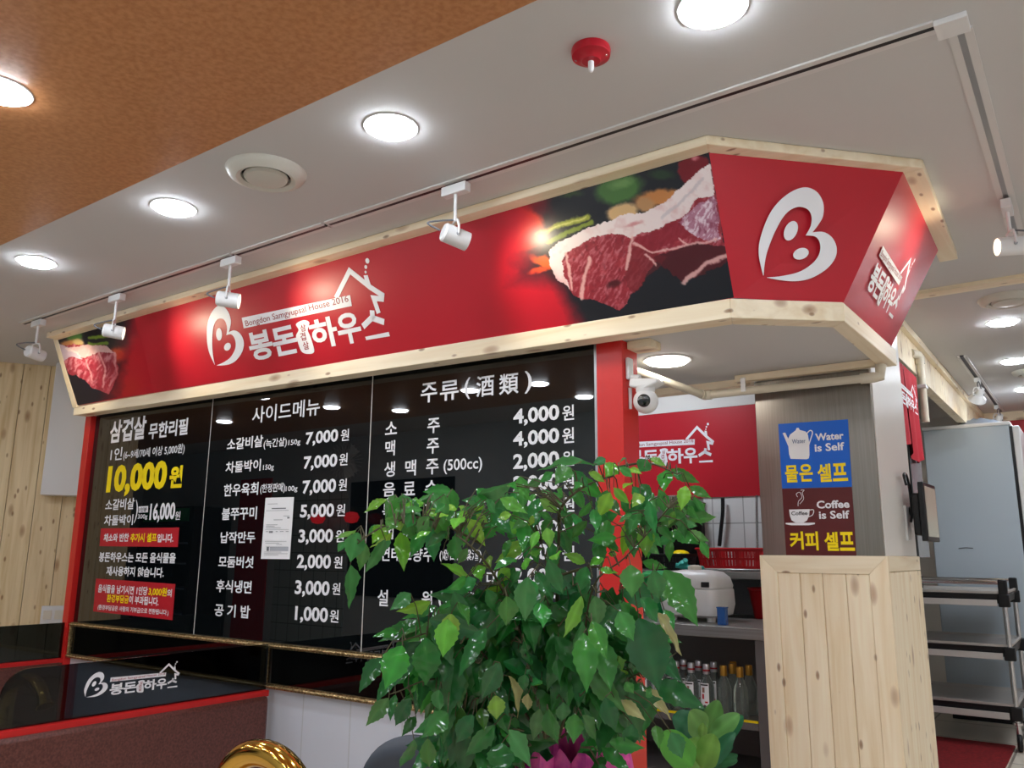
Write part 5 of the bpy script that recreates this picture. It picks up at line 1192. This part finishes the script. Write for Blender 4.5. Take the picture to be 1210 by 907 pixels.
for k, pts in stems_px.items():
    sp = spline(pts, 5); m_ = len(sp)
    path = [atdepth(x, y, sdep[k]+.05*math.sin(i*.5)*(i/m_)) for i, (x, y) in enumerate(sp)]
    r0 = .005 if k in 'ab' else .003
    br.tube([tuple(Vector(p)+CFV*(.13*max(0, 1-i/(m_*.8)))) for i, p in enumerate(path)], [r0*(1-.65*i/(m_-1)) for i in range(m_)], 8); nodes += [(x, y, p) for (x, y), p in zip(sp, path)]
lf = MB()
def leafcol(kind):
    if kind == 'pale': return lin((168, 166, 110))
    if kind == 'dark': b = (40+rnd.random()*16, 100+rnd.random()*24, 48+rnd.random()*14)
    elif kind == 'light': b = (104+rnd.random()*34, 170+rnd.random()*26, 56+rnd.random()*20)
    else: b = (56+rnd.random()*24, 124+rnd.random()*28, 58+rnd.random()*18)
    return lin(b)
def place_leaf(bx, by, tx, ty, w, dep, kind, petiole=True):
    dz = rnd.uniform(-.03, .05); b = atdepth(bx, by, dep); t_ = atdepth(tx, ty, dep-dz)
    ww = w/FPX*dep
    toward = (Vector(CAM)-(b+t_)/2).normalized()
    n = (toward+Vector((rnd.uniform(-.5, .5), rnd.uniform(-.3, .3), rnd.uniform(.1, .8)))).normalized()
    ln = (t_-b).length
    # a leaf seen edge on is broad in reality: turn it instead of narrowing it
    if ww < ln*.34:
        want = ln*.37; c_ = max(.3, min(1, ww/want)); sdv = (t_-b).normalized().cross(toward).normalized()
        n = (toward*c_+sdv*(rnd.choice((-1, 1))*math.sqrt(1-c_*c_))*.9+Vector((0, 0, .25))).normalized(); ww = want
    leaf_mesh(lf, b, t_, ww*1.10, n, leafcol(kind), rnd.uniform(.05, .22), rnd.uniform(.10, .28), .07, rnd)
    if petiole:
        x, y, p = min(nodes, key=lambda q: (q[0]-bx)**2+(q[1]-by)**2+rnd.random()*150)
        mid = (b+p)/2+Vector((0, 0, .015)); br.tube([p, mid, b], [.0013, .0011, .0010], 5)
for P, ls in LEAVES.items():
    ox, oy = LP[P]
    for i, (bx, by, tx, ty, w) in enumerate(ls):
        q = [ox+bx/ZS, oy+by/ZS, ox+tx/ZS, oy+ty/ZS]; cxp = (q[0]+q[2])/2; cyp = (q[1]+q[3])/2
        big = w > 95; kind = 'pale' if (P, i) in PALE else ('light' if (cyp < 680 and rnd.random() < .45) or rnd.random() < .12 else ('dark' if cyp > 760 and rnd.random() < .5 else 'mid'))  # low leaves often darker in colour, for the shaded lower half
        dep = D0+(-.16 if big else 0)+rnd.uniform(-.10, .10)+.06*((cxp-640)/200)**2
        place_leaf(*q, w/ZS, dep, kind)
# inner foliage, farther back and all round, coloured darker for the shaded gaps
for i in range(760):
    a = rnd.uniform(0, 2*math.pi); rr_ = math.sqrt(rnd.random()); cxp = 632+rr_*155*math.cos(a); cyp = 795+rr_*128*math.sin(a)
    if cxp > 735 and cyp < 850 and rnd.random() < .8: continue
    if cyp < 700 and rnd.random() < .5: continue
    if cxp < 520 and cyp > 790: continue
    if cxp > 722 and cyp > 835: continue
    ang = rnd.gauss(math.pi/2, .7); ln = rnd.uniform(42, 74)
    if 628 < cxp < 708 and cyp+ln > 880: continue
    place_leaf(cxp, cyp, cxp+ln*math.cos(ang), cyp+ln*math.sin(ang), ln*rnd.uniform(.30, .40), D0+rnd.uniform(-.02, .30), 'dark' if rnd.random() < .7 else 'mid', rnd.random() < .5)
for i in range(150):
    cxp = rnd.uniform(455, 835); cyp = 600+rnd.uniform(-22, 60)-18*math.cos((cxp-640)/90)
    if 690 < cxp and cyp > 640: continue
    if cxp < 590 and cyp > 628: continue
    ang = rnd.gauss(math.pi/2+.4*(640-cxp)/200, .7); ln = rnd.uniform(24, 42); place_leaf(cxp, cyp, cxp+ln*math.cos(ang), cyp+ln*math.sin(ang), ln*.42, D0+rnd.uniform(.0, .2), 'mid', True)
mesh_obj('foliage', lf, 'leaf', plant); mesh_obj('branches', br, 'bark', plant)
pc = Vector(atdepth(664, 886, 1.86)); pcx, pcy = pc.x, pc.y; wtop = pc.z+.02; ptop = pc.z-.06
pt_ = mesh_obj('pot', MB().lathe([(0, 0), (.12, 0), (.135, .05), (.15, ptop-.06), (.158, ptop-.05), (.158, ptop), (.146, ptop), (.14, ptop-.05), (0, ptop-.05)], (pcx, pcy, 0), 36), 'pot', plant)
mesh_obj('soil', MB().lathe([(0, ptop-.045), (.142, ptop-.045), (.1, ptop-.03), (0, ptop-.02)], (pcx, pcy, 0), 24), 'soil', plant)
# ruffled pink wrapping paper round the pot
m_ = MB(); vs = []; nn = 72; rows = 9
for j in range(rows+1):
    v = j/rows
    for i in range(nn):
        a = 2*math.pi*i/nn; r = .172-.02*v*v+.012*v*math.sin(i*9*2*math.pi/nn+1.3)+.006*v*math.sin(i*2.1)-.05*max(0, v-.85)
        vs.append((pcx+r*math.cos(a), pcy+r*math.sin(a), ptop-.34+(wtop-ptop+.34+.014*math.sin(i*1.7))*v+.008*math.sin(i*3.3)*v))
mesh_obj('wrapping_paper', m_.add(vs, [(j*nn+i, j*nn+(i+1) % nn, (j+1)*nn+(i+1) % nn, (j+1)*nn+i) for j in range(rows) for i in range(nn)]), 'pink', plant, label='pink and purple wrapping paper')
rb = MB()
for i, a in enumerate((3.6, 4.1, 4.6, 5.0, 5.4)):
    r = .178; c_ = Vector((pcx+r*math.cos(a), pcy+r*math.sin(a), wtop-.06))
    rb.tube([tuple(c_+Vector((0, 0, -.1))), tuple(c_+Vector((.004, 0, -.04))), tuple(c_+Vector((0, 0, .03)))], .006, 6)
mesh_obj('ribbon', rb, 'cardboard', plant, label='yellow ribbon')

# small rubber plant at lower right
rp = thing('rubber_plant', 'small potted plant with thick round leaves beside the prep table', 'plant', (-.72, 1.9, 0))
RD = 2.15; lf = MB(); oval = [(.0,.08),(.08,.45),(.18,.74),(.30,.93),(.45,1.0),(.6,.97),(.74,.84),(.85,.64),(.93,.42),(.98,.2),(1.0,.0)]
rz = lambda x, y: (700+x/5.762, 780+y/5.762)
for bx, by, tx, ty, w, c_, dd in ((760,740,660,530,200,(70,110,40),-.06),(745,740,830,500,160,(76,116,44),-.08),(745,530,755,425,60,(96,130,60),-.02),(770,520,660,345,170,(64,100,42),0),(780,500,860,270,130,(58,98,44),.04),(740,440,700,255,90,(34,76,42),.06),(800,520,1000,365,120,(66,108,52),.02),(820,570,1025,375,130,(20,64,38),.08),(720,500,545,380,190,(24,70,44),.05),(790,720,970,490,110,(22,66,40),-.02),(680,720,480,480,200,(50,116,30),-.10),(840,700,990,680,60,(26,66,36),.0),(800,740,990,640,80,(24,60,34),.06),(830,640,960,580,70,(20,50,32),.1),(720,560,560,440,120,(20,60,38),.1)):
    b = atdepth(*rz(bx, by), RD+dd); t_ = atdepth(*rz(tx, ty), RD+dd-.02); toward = (Vector(CAM)-b).normalized()
    leaf_mesh(lf, b, t_, w/5.762/FPX*RD*1.05, (toward+Vector((rnd.uniform(-.3, .3), 0, rnd.uniform(.0, .6)))).normalized(), lin(tuple(min(255, 22+x*1.28) for x in c_)), .10, .10, 0, rnd, oval)
mesh_obj('foliage', lf, 'leaf', rp)
s0 = atdepth(*rz(765, 760), RD); mesh_obj('stem', MB().tube([(s0.x, s0.y, s0.z-.35), tuple(s0), tuple(atdepth(*rz(752, 500), RD))], [.012, .01, .005], 10), 'stem', rp)
mesh_obj('pot', MB().lathe([(0, 0), (.1, 0), (.13, s0.z-.22), (.14, s0.z-.2), (.128, s0.z-.2), (.12, s0.z-.24), (0, s0.z-.24)], (s0.x, s0.y, 0), 30), 'pot', rp)
mesh_obj('soil', MB().lathe([(0, s0.z-.24), (.12, s0.z-.24), (0, s0.z-.225)], (s0.x, s0.y, 0), 20), 'soil', rp)
